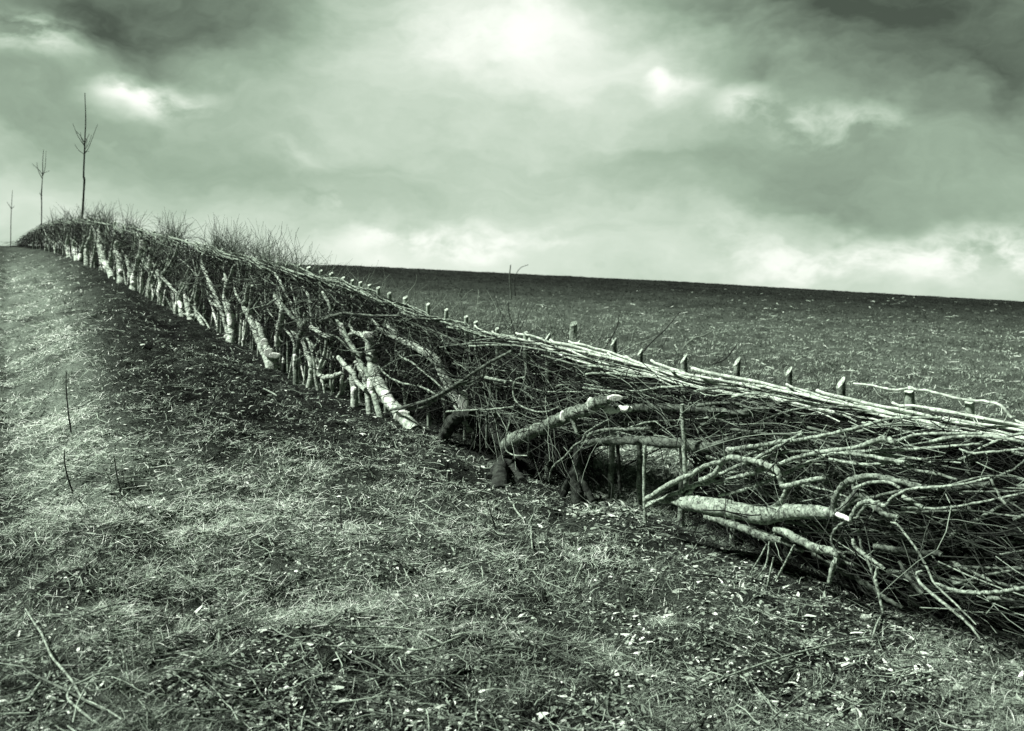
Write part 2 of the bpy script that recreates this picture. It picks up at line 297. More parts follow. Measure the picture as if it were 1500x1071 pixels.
# ------------------------------------------------------------------ ground sheet
def build_ground():
    A = np.concatenate([np.linspace(-180, -42, 40, endpoint=False), np.linspace(-42, 46, 620, endpoint=False), np.linspace(46, 180, 40)])
    rr = np.concatenate([np.geomspace(.4, 2.6, 14, endpoint=False), np.geomspace(2.6, 16, 430, endpoint=False), np.geomspace(16, 75, 190, endpoint=False), np.geomspace(75, 900, 30)])
    a, r = np.meshgrid(np.radians(A), rr); x = r * np.sin(a); y = r * np.cos(a); z = ground(x, y)
    V = np.stack([x, y, z], -1).reshape(-1, 3); na, nr_ = len(A), len(rr)
    i = np.arange(nr_ - 1)[:, None] * na; j = np.arange(na - 1)[None]
    Q = np.stack([i + j, i + j + 1, i + na + j + 1, i + na + j], -1).reshape(-1, 4)
    c = len(V); V = np.vstack([V, [[0, 0, Z0]]]); T = [(k + 1, k, c) for k in range(na - 1)]
    pxv = CX + F_PX * x / np.maximum(y, .05); zz = ground(x, y, False); pyv = HY + F_PX * (EYE - zz) / np.maximum(y, .05); vis = (y > 1.5) & (np.abs(a) < R(60))
    dhv, _, dcv, _ = knots(pxv); fr = (y < dhv); hz = 390 + (pxv - 520) * .0541
    br = .35 * (.4 + vnoise(x / .5, y / .5, 61)) + .5 * vnoise(x / .18, y / .18, 62)
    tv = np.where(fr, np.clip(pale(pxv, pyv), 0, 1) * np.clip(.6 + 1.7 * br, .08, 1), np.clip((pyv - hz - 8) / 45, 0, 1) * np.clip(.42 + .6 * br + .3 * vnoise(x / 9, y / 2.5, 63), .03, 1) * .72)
    tv = np.append(np.where(vis, tv, .2).ravel(), .2)
    m = material('soil', .02, .2, 10, bump=0)
    t = m.node_tree; n = t.nodes; l = t.links; b = n['Principled BSDF']
    for q in list(n):
        if q.type not in ('BSDF_PRINCIPLED', 'OUTPUT_MATERIAL'): n.remove(q)
    c_ = n.new('ShaderNodeTexCoord')
    def nz(s, d, lo, hi, a_, b_, st=(1, 1, 1)):
        mp = n.new('ShaderNodeMapping'); mp.inputs['Scale'].default_value = st; l.new(c_.outputs['Object'], mp.inputs[0])
        q = n.new('ShaderNodeTexNoise'); q.inputs['Scale'].default_value = s; q.inputs['Detail'].default_value = d; q.inputs['Roughness'].default_value = .7; l.new(mp.outputs[0], q.inputs['Vector'])
        p = n.new('ShaderNodeMapRange'); l.new(q.outputs['Fac'], p.inputs['Value']); p.inputs['From Min'].default_value = lo; p.inputs['From Max'].default_value = hi
        p.inputs['To Min'].default_value = a_; p.inputs['To Max'].default_value = b_; return p.outputs[0], q
    big, _ = nz(.55, 4, .35, .65, .5, 1.5); mid, _ = nz(7, 8, .42, .66, .35, 2.1); fin, fq = nz(48, 8, .45, .68, .4, 2.6)
    def mm(a_, b_):
        q = n.new('ShaderNodeMath'); q.operation = 'MULTIPLY'; l.new(a_, q.inputs[0])
        if isinstance(b_, float): q.inputs[1].default_value = b_
        else: l.new(b_, q.inputs[1])
        return q.outputs[0]
    v = mm(mm(mm(big, mid), fin), .017)
    at = n.new('ShaderNodeAttribute'); at.attribute_name = 'tint'; fn, _ = nz(90, 6, .35, .65, .35, 1.5); tt = mm(mm(at.outputs['Fac'], fn), .17)
    ad = n.new('ShaderNodeMath'); ad.operation = 'ADD'; l.new(v, ad.inputs[0]); l.new(tt, ad.inputs[1]); v = ad.outputs[0]
    sc = n.new('ShaderNodeVectorMath'); sc.operation = 'SCALE'; sc.inputs[0].default_value = (.8, 1, .79); l.new(v, sc.inputs['Scale']); l.new(sc.outputs[0], b.inputs['Base Color'])
    b.inputs['Roughness'].default_value = 1; b.inputs['Specular IOR Level'].default_value = .05
    bu = n.new('ShaderNodeBump'); bu.inputs['Strength'].default_value = 1; bu.inputs['Distance'].default_value = .03; l.new(fq.outputs['Fac'], bu.inputs['Height']); l.new(bu.outputs[0], b.inputs['Normal'])
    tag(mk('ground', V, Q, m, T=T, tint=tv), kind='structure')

# ------------------------------------------------------------------ ground cover: grass, straw, leaves, chips
def gauss(px, py, cx, cy, sx, sy): return np.exp(-((px - cx) / sx) ** 2 - ((py - cy) / sy) ** 2)
def pale(px, py):    # where the dead grass lies thick and pale
    return np.clip(1.15 * gauss(px, py, 60, 560, 75, 120) + .8 * gauss(px, py, 20, 430, 70, 60) + .25 * gauss(px, py, 130, 620, 50, 80) + .9 * gauss(px, py, 150, 700, 110, 60) + .6 * gauss(px, py, 330, 740, 200, 60) + .35 * gauss(px, py, 500, 850, 190, 70)
                   + .6 * gauss(px, py, 40, 470, 70, 60) + .35 * gauss(px, py, 120, 940, 160, 60) + .15 * gauss(px, py, 700, 780, 200, 90) + .2 * gauss(px, py, 1000, 900, 220, 100), 0, 1)
build_ground()
def strips(name, n, pxr, pyr, length, width, lift, tintf, keep=None, curl=.5, smin=.6, mat='grass', label=None, cat=None, group=None, seg=3, ypow=1.0, heading=None):
    px = rng.uniform(*pxr, n); py = pyr[0] + (pyr[1] - pyr[0]) * rng.random(n) ** ypow
    if keep is not None:
        k = rng.random(n) < keep(px, py); px, py = px[k], py[k]
    n = len(px); x, y, z = Gp(px, py); px1 = y / 995.0
    ok = y < 59; 
    h = rng.uniform(0, 2 * np.pi, n) if heading is None else heading(px, py, n)
    Lh = rng.uniform(*length, n); lf = rng.uniform(*lift, n); w = np.maximum(rng.uniform(*width, n), smin * px1)
    dirx, diry = np.cos(h), np.sin(h); side = np.stack([-diry, dirx, np.zeros(n)], -1)
    tilt = rng.uniform(-.6, .6, n); side[:, 2] = tilt; side /= np.linalg.norm(side, axis=1)[:, None]
    turn = rng.uniform(-curl, curl, n)
    cx, cy, cz = x.copy(), y.copy(), z - .004; V = []; K = seg + 1
    for s in range(K):
        t = s / seg; ww = w * (1 - .75 * t) if lift[1] > .3 else w * (.55 + .45 * np.sin(np.pi * min(max(t, .08), .92)))
        c = np.stack([cx, cy, cz], -1); V.append(c - side * ww[:, None] / 2); V.append(c + side * ww[:, None] / 2)
        e = lf * (1 - curl * 1.1 * t); hh = h + turn * (t + .3) * 1.6
        cx = cx + np.cos(hh) * np.cos(e) * Lh / seg; cy = cy + np.sin(hh) * np.cos(e) * Lh / seg; cz = cz + np.sin(e) * Lh / seg
        cz = np.maximum(cz, ground(cx, cy) + .003)
    V = np.stack(V, 1); base = np.arange(n)[:, None] * 2 * K + np.arange(seg)[None] * 2
    Q = np.stack([base, base + 1, base + 3, base + 2], -1).reshape(-1, 4); tt = np.repeat(np.clip(tintf(px, py, n), 0, 1), 2 * K)
    o = mk(name, V.reshape(-1, 3), Q, M[mat], tint=tt, smooth=False); tag(o, label, cat, None, 'stuff'); return o
def clump(px, py):      # tussocks and bare gaps, in metres on the ground
    x, y, z = Gp(px, py); return vnoise(x / .55, y / .8, 41) + .9 * vnoise(x / .2, y / .26, 42) + .5 * vnoise(x / .08, y / .1, 43)
def near(px, py): return bas_py(px)
def hedge_foot(px, py):   # 1 right under the hedge, 0 elsewhere
    return np.exp(-((py - bas_py(px)) / (18 + .05 * np.clip(py - 360, 0, 900))) ** 2)
def front(px, py): return (py > bas_py(px) - 8).astype(float)
strips('grass', 280000, (-480, 1640), (372, 1150), (.025, .085), (.0010, .0024), (.25, 1.2),
       lambda px, py, n: .14 + .28 * rng.random(n) + .46 * pale(px, py) * rng.random(n) ** .4 + .5 * (rng.random(n) ** 5) + .5 * clump(px, py),
       keep=lambda px, py: front(px, py) * (1 - .7 * hedge_foot(px, py)) * np.clip(.6 + 1.3 * clump(px, py) + .35 * pale(px, py), .3, 1), curl=.8,
       label='short mixed green and withered grass over the whole hillside in front of the hedge', cat='grass')
strips('straw', 140000, (-480, 1640), (372, 1150), (.03, .12), (.0010, .0026), (-.05, .3),
       lambda px, py, n: .44 + .5 * rng.random(n) * (.5 + .5 * pale(px, py)), keep=lambda px, py: front(px, py) * (1 - .5 * hedge_foot(px, py)) * np.clip(.12 + .9 * pale(px, py) + .9 * clump(px, py), .02, 1),
       curl=.28, label='pale dead grass stalks lying flat and matted on the slope', cat='dead grass')
strips('straw', 150000, (-60, 760), (372, 960), (.03, .12), (.0012, .0026), (-.05, .4), lambda px, py, n: .72 + .28 * rng.random(n), keep=lambda px, py: front(px, py) * pale(px, py) * np.clip(.5 + 1.5 * clump(px, py), 0, 1),
       curl=.35, label='thick bleached dead grass on the worn bank at the left', cat='dead grass')
strips('leaf_litter', 134000, (-480, 1640), (372, 1150), (.008, .042), (.004, .020), (-.1, .28),
       lambda px, py, n: .2 + .55 * rng.random(n) + .5 * (rng.random(n) ** 6), keep=lambda px, py: front(px, py) * np.clip(.24 + .8 * hedge_foot(px, py - 34) + .45 * gauss(px, py, 1250, 980, 350, 120) + .55 * gauss(px, py, 600, 690, 340, 120) + .3 * gauss(px, py, 280, 520, 160, 90) + .6 * vnoise(px / 40, py / 25, 21) + .5 * (clump(px, py) < -.2), .03, 1),
       curl=1.0, smin=1.1, mat='leaf', label='curled dead leaves and chips scattered thickly between hedge foot and foreground', cat='dead leaves')
strips('leaf_litter', 6000, (835, 1060), (640, 760), (.02, .10), (.008, .03), (-.1, .8), lambda px, py, n: .3 + .6 * rng.random(n), curl=1.0, smin=1.2, mat='leaf',
       label='pale dry leaves and stalks seen through the opening under the long level log', cat='dead leaves')
strips('fallen_leaves', 9000, (-60, 1580), (420, 1120), (.035, .085), (.018, .042), (-.1, .5), lambda px, py, n: .35 + .65 * rng.random(n) ** 1.3,
       keep=lambda px, py: front(px, py) * np.clip(.06 + .55 * hedge_foot(px, py - 50) + .45 * gauss(px, py, 1250, 960, 330, 130) + .12 * gauss(px, py, 800, 800, 350, 150) + .2 * gauss(px, py, 500, 1000, 300, 70), 0, 1),
       curl=1.0, smin=2.0, mat='leaf', label='larger pale curled leaves and wood chips scattered along the hedge foot and lower right', cat='dead leaves', seg=4)
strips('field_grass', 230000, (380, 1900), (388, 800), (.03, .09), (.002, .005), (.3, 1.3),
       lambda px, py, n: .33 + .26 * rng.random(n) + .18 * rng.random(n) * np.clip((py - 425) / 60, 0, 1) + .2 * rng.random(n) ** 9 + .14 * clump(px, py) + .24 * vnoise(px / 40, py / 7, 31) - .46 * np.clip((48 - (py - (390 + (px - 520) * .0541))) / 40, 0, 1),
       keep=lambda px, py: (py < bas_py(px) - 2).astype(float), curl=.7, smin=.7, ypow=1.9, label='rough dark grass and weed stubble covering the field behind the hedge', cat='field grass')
strips('field_stubble', 10500, (380, 1900), (425, 640), (.08, .3), (.004, .012), (-.05, .25),
       lambda px, py, n: .35 + .55 * rng.random(n) ** 1.5, keep=lambda px, py: (py < bas_py(px) - 2).astype(float) * np.clip((py - 405) / 70, 0, 1), curl=.5, smin=.8, ypow=1.3,
       label='pale broken stalks lying about the field behind the hedge', cat='field stalks')
def litter_twigs():
    n = 4200; px = rng.uniform(-100, 1600, n); py = rng.uniform(420, 1130, n); k = (py > bas_py(px) - 5); px, py = px[k], py[k]; n = len(px)
    x, y, z = Gp(px, py); h = rng.uniform(0, np.pi * 2, n); Ls = rng.uniform(.05, .32, n) * np.where(rng.random(n) < .12, 1.8, 1); K = 5; P = np.zeros((n, K, 3)); b = rng.normal(0, .3, n)
    for s in range(K):
        t = s / (K - 1) - .5; P[:, s, 0] = x + np.cos(h + b * t) * Ls * t; P[:, s, 1] = y + np.sin(h + b * t) * Ls * t
        P[:, s, 2] = np.maximum(ground(P[:, s, 0], P[:, s, 1]), z - .01) + .008 + rng.uniform(0, .02, n)
    r0 = np.maximum(rng.uniform(.0012, .0035, n), y * .00035); Rr = r0[:, None] * np.linspace(1.2, .5, K)[None]
    V, Q = twigs(P, Rr, 3); tag(mk('twig_litter', V, Q, M['brush'], tint=np.repeat(.35 + .65 * rng.random(n), K * 3)), 'broken twigs and prunings strewn over the ground in front of the hedge', 'twig litter', None, 'stuff')
litter_twigs()

# ------------------------------------------------------------------ hedge stakes
GRP_ST = 'stakes standing upright along the hedge'
STK = [(1420, 588, 6.6, 'flat'), (1332, 572, 7.0, 'lean'), (1232, 561, 6.6, 'slant'), (1156, 544, 4.6, 'slant'), (1080, 530, 5.2, 'slant'), (1002, 526, 4.8, 'slant'), (938, 516, 3.8, 'slant'), (899, 501, 4.2, 'slant'),
       (847, 503, 3.4, 'slant'), (802, 494, 4.6, 'slant'), (770, 488, 3.6, 'flat'), (728, 482, 3.0, 'flat'), (697, 472, 3.0, 'flat'), (683, 464, 3.2, 'flat'), (654, 454, 3.0, 'flat'), (627, 446, 3.0, 'flat'), (594, 436, 3.8, 'flat'),
       (570, 430, 3.0, 'flat'), (554, 422, 3.0, 'flat'), (541, 418, 2.6, 'flat'), (528, 414, 2.6, 'flat'), (516, 411, 2.6, 'flat'), (503, 407, 2.8, 'flat'), (485, 401, 3.0, 'flat'), (470, 397, 2.6, 'flat'), (452, 392, 3.2, 'flat'), (438, 388, 2.4, 'flat')]
ORD = ['first', 'second', 'third', 'fourth', 'fifth', 'sixth', 'seventh', 'eighth', 'ninth', 'tenth', 'eleventh', 'twelfth', 'thirteenth', 'fourteenth', 'fifteenth', 'sixteenth', 'seventeenth', 'eighteenth', 'nineteenth', 'twentieth',
       'twenty-first', 'twenty-second', 'twenty-third', 'twenty-fourth', 'twenty-fifth', 'twenty-sixth', 'twenty-seventh']
def stake(px, py, rp, kind, label, dv=-.01, group=GRP_ST, mat='stake', lean=None):
    d = float(Dh(px)) - dv; r = rp * d / F_PX; t = W3(px, py, d); x0 = t[0] + (lean if lean is not None else random.uniform(-.03, .03)); y0 = t[1] + random.uniform(-.03, .03)
    b = np.array([x0, y0, float(ground(x0, y0)) - .05]); n = 12
    P = b + (t - b) * np.linspace(0, 1, n)[:, None]; P[1:-1, :2] += rng.normal(0, .004, (n - 2, 2))
    root = empty('hedge_stake', tuple(b + np.array([0, 0, .05])), label, 'stake', group)
    V, Q, T = tube(P, r * np.linspace(1.05, 1, n), 12, .05)
    sl = np.array([1.4, .35, 0]) if kind == 'slant' else np.array([.3, .6, 0]) if kind in ('flat', 'none') else np.array([.5, .6, 0])
    # slanting saw cut: tilt the last ring and its cap
    idx = np.concatenate([np.arange((n - 1) * 12, n * 12), np.arange(len(V) - 13, len(V))])
    V[idx, 2] += (V[idx] - t) @ sl
    mk('post', V, Q, M[mat], root, root.location, T=T)
    cap = V[len(V) - 13:].copy(); nrm = np.array([-sl[0], -sl[1], 1.]); nrm /= np.linalg.norm(nrm)
    lo = cap + nrm * .001; hi = cap[12] + (cap - cap[12]) * .97 + nrm * .004; VV = np.vstack([lo[:12], hi])
    QQ = [(k, (k + 1) % 12, 12 + (k + 1) % 12, 12 + k) for k in range(12)]; TT = [(12 + k, 12 + (k + 1) % 12, 24) for k in range(12)]
    if kind != 'none': mk('cut_top', VV, QQ, M['cap'], root, root.location, T=TT, smooth=False)
    return root
for i, (px, py, r, k) in enumerate(STK):
    dvs = -.10
    sh = {'slant': 'stake with a slanting cut top', 'flat': 'round stake with pale sawn top', 'lean': 'stout leaning stake with white sawn top'}[k]
    stake(px, py, r, k, f'{sh}, {ORD[i]} from the right along the hedge top', mat='bark' if k == 'slant' else 'stake', dv=dvs)
stake(840, 474, 5.5, 'none', 'tall pale thick post standing behind the hedge, higher than the stakes', dv=-.75, group=None, mat='bark_pale')
stake(1534, 606, 6.6, 'flat', 'stake past the right end of the view', dv=-.03)
for px in list(range(418, 120, -13)):
    p = px + random.uniform(-3, 3); stake(p, float(top_py(p)) - random.uniform(2.5, 5), 1.9, 'flat', 'small distant stake tip poking from the far half of the hedge top', dv=-.12, group='distant stakes in the far half of the hedge')

# ------------------------------------------------------------------ woven binding rods along the top
def binding():
    # arc length along the hedge top
    pxs = np.linspace(40, 1930, 980); d = Dh(pxs); X = (pxs - CX) / F_PX * d; Y = d; Zt = EYE - d * (top_py(pxs) - HY) / F_PX
    s = np.concatenate([[0], np.cumsum(np.hypot(np.diff(X), np.diff(Y)))]); total = s[-1]
    sx = [(np.interp(q[0], pxs, s)) for q in STK] ; sst = np.array(sorted(sx)); order = {v: i for i, v in enumerate(sx)}
    tx = np.gradient(X, s); ty = np.gradient(Y, s); tl = np.hypot(tx, ty); tx /= tl; ty /= tl     # along, toward the right and the camera
    nx, ny = ty, -tx                                                      # sideways
    sgn = np.where(nx * X + ny * Y > 0, -1, 1); nx = nx * sgn; ny = ny * sgn      # toward the camera
    st = 0.4; cnt = {}; seen = {}
    while st < total - .3:
        near_ = st > np.interp(420, pxs, s)
        Ln = random.uniform(1.7, 2.6) if near_ else random.uniform(1.8, 2.8); K = 26 if near_ else 14; ss = np.clip(st + np.linspace(0, Ln, K), 0, total); u = np.linspace(0, 1, K)
        hgt = .028 - .115 * u ** 1.1 + .016 * np.sin(u * 6 + random.uniform(0, 6)) + random.uniform(-.014, .014)
        mid = near_ and st < np.interp(690, pxs, s)
        if mid: Ln = random.uniform(.9, 1.4); ss = np.clip(st + np.linspace(0, Ln, K), 0, total); hgt = -.055 + .085 * u ** .8 + .012 * np.sin(u * 6 + st * 9) + random.uniform(-.012, .012)
        ph = random.choice([0, math.pi]); side = (.034 + random.uniform(0, .02)) * np.cos(ss / .9 * math.pi + ph) + .03 - .05 * (1 - u)
        side[0] -= .05; hgt[-1] -= .02
        x = np.interp(ss, s, X) + np.interp(ss, s, nx) * side; y = np.interp(ss, s, Y) + np.interp(ss, s, ny) * side; z = np.interp(ss, s, Zt) + hgt
        P = np.stack([x, y, z], -1); P[1:-1] += rng.normal(0, .0022, (K - 2, 3)); r0 = random.uniform(.007, .0135)
        rd = r0 * (.85 if mid else 1) * (1 - .55 * u); V, Q, T = join([tube(P, nodes(P, rd, .12), 8, .1)] + (stubs(P, rd, 1.6, .14) if near_ else []))
        m = int(np.searchsorted(sst, st + .5)); 
        if near_ and 0 < m < len(sst):
            a = order[sst[m]]; key = a; c = seen.get(key, 0); seen[key] = c + 1
            posn = ['thick pale rod', 'slimmer pale rod', 'smooth bright rod', 'knotty pale rod', 'bent pale rod', 'thin light rod', 'grey-flecked rod', 'short stout rod', 'faintly scarred rod', 'narrow twisted rod'][min(c, 9)]
            lab = f'{posn} in the hedge-top binding, starting beside the {ORD[a]} stake from the right'
        elif near_: lab = 'pale hazel rod woven into the binding at the right edge of the hedge top'
        else: lab = 'thin pale rod woven into the far half of the hedge-top binding'
        o = mk('hazel_rod', V, Q, M['bark_pale' if (mid or not near_) else 'rod'], loc=P[0], T=T); tag(o, lab, 'binding rod', 'pale rods woven along the hedge top')
        st += random.uniform(.12, .17) if mid else random.uniform(.19, .29) if near_ else random.uniform(.3, .42)
binding()

# ------------------------------------------------------------------ hedge stems, traced one by one
def build_thing(name, label, cat, pts, dv=.12, mat='bark', cut=None, branches=(), group=None, stump=False, knob=.14, faces=()):
    P, rr = trace(pts, dv)
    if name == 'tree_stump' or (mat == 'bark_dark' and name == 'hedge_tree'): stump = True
    if stump:
        g = float(ground(P[0, 0], P[0, 1]))
        if P[0, 2] - g > .01:
            dv_ = P[0] - P[min(4, len(P) - 1)]; dv_ /= np.linalg.norm(dv_) + 1e-9; dv_[2] = min(dv_[2], -.45); t_ = (P[0, 2] - g + .06) / -dv_[2]; P = np.vstack([[P[0] + dv_ * t_], P])
            rr = np.concatenate([[rr[0] * 1.12], rr])
    stump = False; sides = 14 if max(rr) > .03 else 10 if max(rr) > .012 else 7
    rr = nodes(P, rr)
    multi = bool(cut or branches or stump or faces)
    V, Q, T = join([tube(P, rr, sides, knob)] + (stubs(P, rr) if mat != 'cut' else []))
    if not multi:
        return tag(mk(name, V, Q, M[mat], loc=P[0], T=T), label, cat, group)
    root = empty(name, tuple(P[0]), label, cat, group); mk('trunk', V, Q, M[mat], root, P[0], T=T)
    toward = np.array([0, -1, .15])
    if cut:                                     # long axe cut on the side that faces the path
        C, cr = trace(cut, dv); C = C + toward * (cr[:, None] * .5); n = len(cr); cr = cr * .84 * np.sin(np.linspace(.25, math.pi - .3, n)) ** .45
        v = tube(C, cr, 12, .10); mk('cut_wood', v[0], v[1], M['cut'], root, P[0], T=v[2])
    for fx, fy, fw, fh in faces:                # round or oval sawn faces
        d = float(Dh(fx)) - dv; c = W3(fx, fy, d); rad = max(rr.max(), .01); c = c + np.array([0, -1, .2]) * rad * .9; a, b = 1.15 * fw * d / F_PX, 1.15 * fh * d / F_PX; th = np.linspace(0, 2 * np.pi, 18, endpoint=False); k = 1 + rng.normal(0, .05, 18)
        rad *= .5; ring = lambda s, f: c + np.stack([a * s * np.cos(th) * k, np.full(18, f) , b * s * np.sin(th) * k], -1)
        VV = np.vstack([ring(1.0, rad * .9), ring(1.0, 0), ring(.82, -rad * .14), c + np.array([[0, -rad * .16, 0]])])
        QQ = [(g * 18 + i, g * 18 + (i + 1) % 18, g * 18 + 18 + (i + 1) % 18, g * 18 + 18 + i) for g in (0, 1) for i in range(18)]
        mk('sawn_face', VV, QQ, M['cut'], root, P[0], T=[(36 + i, 36 + (i + 1) % 18, 54) for i in range(18)], smooth=False)
    for bpts in branches:
        B, br = trace(bpts, dv); v = join([tube(B, br, 8, knob)] + stubs(B, br)); mk('side_branch', v[0], v[1], M[mat], root, P[0], T=v[2])
    if stump:
        b = P[0] + np.array([0.0, .05, 0]); g = float(ground(b[0], b[1])); r = rr[0] * 1.25; h = max(b[2] - g + .02, .07)
        SP = np.array([[b[0] + .02, b[1] + .02, g - .06], [b[0] + .01, b[1], g + h * .4], [b[0], b[1], g + h * .85]]); v = tube(spline(SP, 4), np.linspace(r * 1.5, r * .95, 9), 12, .2)
        mk('stump', v[0], v[1], M['bark_dark'], root, P[0], T=v[2])
    return root
ST, BR = 'hedge_tree', 'laid_branch'
GS, GB = 'cut and bent stems along the hedge', 'branches laid through the hedge'
def stem(label, pts, cut=None, dv=.12, mat='stem', br=(), stump=True, faces=()): return build_thing(ST, label, 'hedge stem', pts, dv, mat, cut, br, GS, stump, faces=faces)
def lay(label, pts, dv=.12, mat='bark', **k): return build_thing(BR, label, 'branch', pts, dv, mat, None, k.get('br', ()), GB, False, k.get('knob', .12), faces=k.get('faces', ()))

# far left
stem('short far stem with a pale foot, just left of the tall sapling', [(101, 374, 3.6), (99, 358, 3.6), (102, 342, 3)], [(101, 374, 3.6), (99.5, 366, 3.4)])
stem('far stem with a white foot, directly left of the tall sapling base', [(110.5, 373, 3), (108.5, 360, 3), (112, 344, 2.4)], [(111, 373, 3), (109, 367, 3)])
stem('far stem directly under the tall sapling, pale at the foot', [(117.5, 381, 4), (121, 364, 3), (126, 344, 2.2)], [(117, 382, 4), (119, 371, 3.6)])
stem('far stem with an oval white cut, first to the right of the tall sapling', [(128, 376, 4), (127.5, 364, 4), (133, 346, 2.6), (135, 334, 2)], [(128, 374, 4), (128, 362, 3.6)])
stem('slender straight far stem rising from a white foot, second right of the tall sapling', [(137, 387, 4), (139, 370, 2.6), (141, 350, 2), (141, 338, 1.6)], [(137, 387, 4.4), (137.5, 376, 4)])
stem('leaning far stem with a long white axe cut near its foot', [(161, 398, 5), (154, 384, 5.4), (149, 366, 4.4), (146, 348, 3), (144, 336, 2)], [(160, 397, 5), (151, 379, 4.6)])
stem('straight thin far stem beside the leaning white-cut one', [(161, 388, 2.6), (164, 370, 2.4), (168, 342, 1.8)], None)
stem('thick bulging far stem with a grey ringed bark', [(178, 408, 6.2), (177, 394, 6.2), (175.5, 380, 5.4), (171, 366, 5), (173, 352, 3.4)], [(178, 404, 5), (177.5, 395, 5)], mat='stem')
stem('tall far stem with two white cuts, a large one at its foot', [(198, 420, 7), (198, 404, 5.6), (203, 384, 4), (208, 364, 4), (213, 349, 2.4)], [(198, 421, 7), (198, 410, 7), (198, 396, 5)], br=[[(192, 410, 4), (189, 392, 3), (184, 374, 1.6)], [(206, 372, 2), (206, 356, 1.6), (200, 340, 1)]], faces=[(210.5, 360, 3.6, 6)])
stem('small far stem with a narrow white foot right of the two-cut stem', [(218, 431, 3), (220.6, 414, 3), (226, 396, 2), (232, 380, 1.5)], [(218, 430, 3.2), (220.5, 414, 2.6)])
stem('short hanging stem with a white pear-shaped cut below the far binding', [(219, 391, 3.4), (220, 378, 2.6), (221, 362, 1.8)], [(219, 391, 3.6), (220, 379, 2.4)], stump=False)
stem('stem with a tapered pale foot where the far hedge turns denser', [(235, 443, 2), (234.5, 428, 3.6), (233.6, 409, 2.8), (231, 396, 2)], [(235, 440, 2), (234.5, 424, 4), (234, 414, 2.6)])
for i in range(30):           # unmarked far stems in between
    p = 48 + i * 6.6 + random.uniform(-2, 2); b = float(bas_py(p)) - random.uniform(1, 5); t = float(top_py(p)); h = b - t
    sz = .022 * F_PX / float(Dh(p)); w = random.uniform(.8, 1.6) * sz; l = random.uniform(-.12, .25) * h
    pts = [(p, b, w), (p + l * .2, b - h * .3, w * .85), (p + l * .6 + random.uniform(-2, 2), b - h * .6, w * .65), (p + l, b - h * .93, w * .4)]
    stem('small far hedge stem in the crowded row near the hill crest', pts, [(p, b, w * 1.15), (p + l * .2, b - h * .3, w)] if random.random() < .7 else None, dv=random.uniform(-.1, .12), mat=random.choice(['bark', 'stem']))
for i in range(46):
    p = 70 + 440 * (i / 46) ** 1.15 + random.uniform(-4, 4); b = float(bas_py(p)) - random.uniform(1, 6); h = b - float(top_py(p)); sz = .02 * F_PX / float(Dh(p)); w = random.uniform(.45, 1.1) * sz; l = random.uniform(-.45, .3) * h; k = random.uniform(-.12, .12) * h
    pts = [(p, b, w), (p + l * .25 + k, b - h * .3, w * .85), (p + l * .55 - k, b - h * .6, w * .65), (p + l, b - h * .92, w * .4)]
    br = [[(p + l * .25 + k, b - h * .3, w * .6), (p + l * .1 + k * 3, b - h * .5, w * .45), (p + l * .3 + k * 5, b - h * .82, w * .3)]] if random.random() < .55 else ()
    stem('slender light stem leaning in the crowded left half of the hedge', pts, [(p, b, w * 1.25), (p + l * .25, b - h * .3, w * .9)] if random.random() < .5 else None, dv=random.uniform(-.05, .16), mat=random.choice(['stem', 'stem', 'bark']), br=br)
# middle left
stem('kinked thin pale stem bent like an elbow below the far bush of shoots', [(260, 433, 2.4), (250, 419, 2.2), (237, 404, 2.2), (245, 393, 2.0), (257, 372, 2), (261, 356, 1.6)], None, mat='stem', stump=False, dv=.2)
stem('stem with a leaf-shaped white foot, leaning right', [(259, 456, 4), (261, 438, 3.8), (267, 416, 2.6), (279, 391, 2)], [(259, 457, 4), (260.5, 440, 4)])
stem('stem with a broad white foot tight beside the leaf-shaped one', [(266, 452, 4), (264, 436, 3.6), (272, 416, 2.2), (283, 401, 2)], [(267, 453, 4), (262.5, 438, 3.8)], dv=.08)
stem('stub with a white blade-like cut standing between two pairs of stems', [(275, 450, 4), (271.5, 428, 3.4), (275, 420, 2.6), (276, 402, 2)], [(274, 449, 4), (271.5, 429, 3)])
stem('slim stem with a small bright white foot left of the crossed pair', [(279, 461, 3), (279.5, 447, 3.2), (284, 431, 2.6), (288, 414, 2.2), (294, 396, 2)], [(279, 461, 3), (279, 449, 3)])
stem('smooth grey stem rising from a splayed foot, crossing behind the long slanting one', [(294, 470, 2.5), (288, 460, 3.4), (286.6, 439, 2.6), (291, 414, 2.2), (295, 395, 2), (296, 380, 1.6)], None, mat='stem', br=[[(288, 460, 2.4), (280, 462, 2), (266, 459, 1.2)]])
stem('long smooth stem slanting down right from a crooked top', [(328, 468, 2.6), (323, 452, 3), (316, 434, 2.8), (307.6, 414, 3.2), (298, 392, 2.8), (296, 376, 2.2), (302.5, 368.7, 1.6)], None, mat='stem', dv=.22)
stem('thin hooked stem joining the foot of the long slanting one', [(324, 455, 2), (308, 441, 2), (305, 429, 1.8), (306, 412, 1.4)], None, stump=False)
stem('thick stem with a tall white scar and white knuckle at its cut top', [(338, 499, 6), (339, 480, 6), (336, 457, 5.6), (331, 438, 5.4), (333, 416, 5)], [(339, 490, 5.6), (339, 474, 5.8), (336.5, 456, 4.6)], dv=.2, br=[[(333, 416, 4), (338, 402, 2.4), (343, 388, 1.6)], [(334, 414, 2.6), (329, 400, 1.8), (328, 388, 1.2)]], faces=[(331, 412, 3.8, 3.4), (337, 494.5, 6.5, 4)])
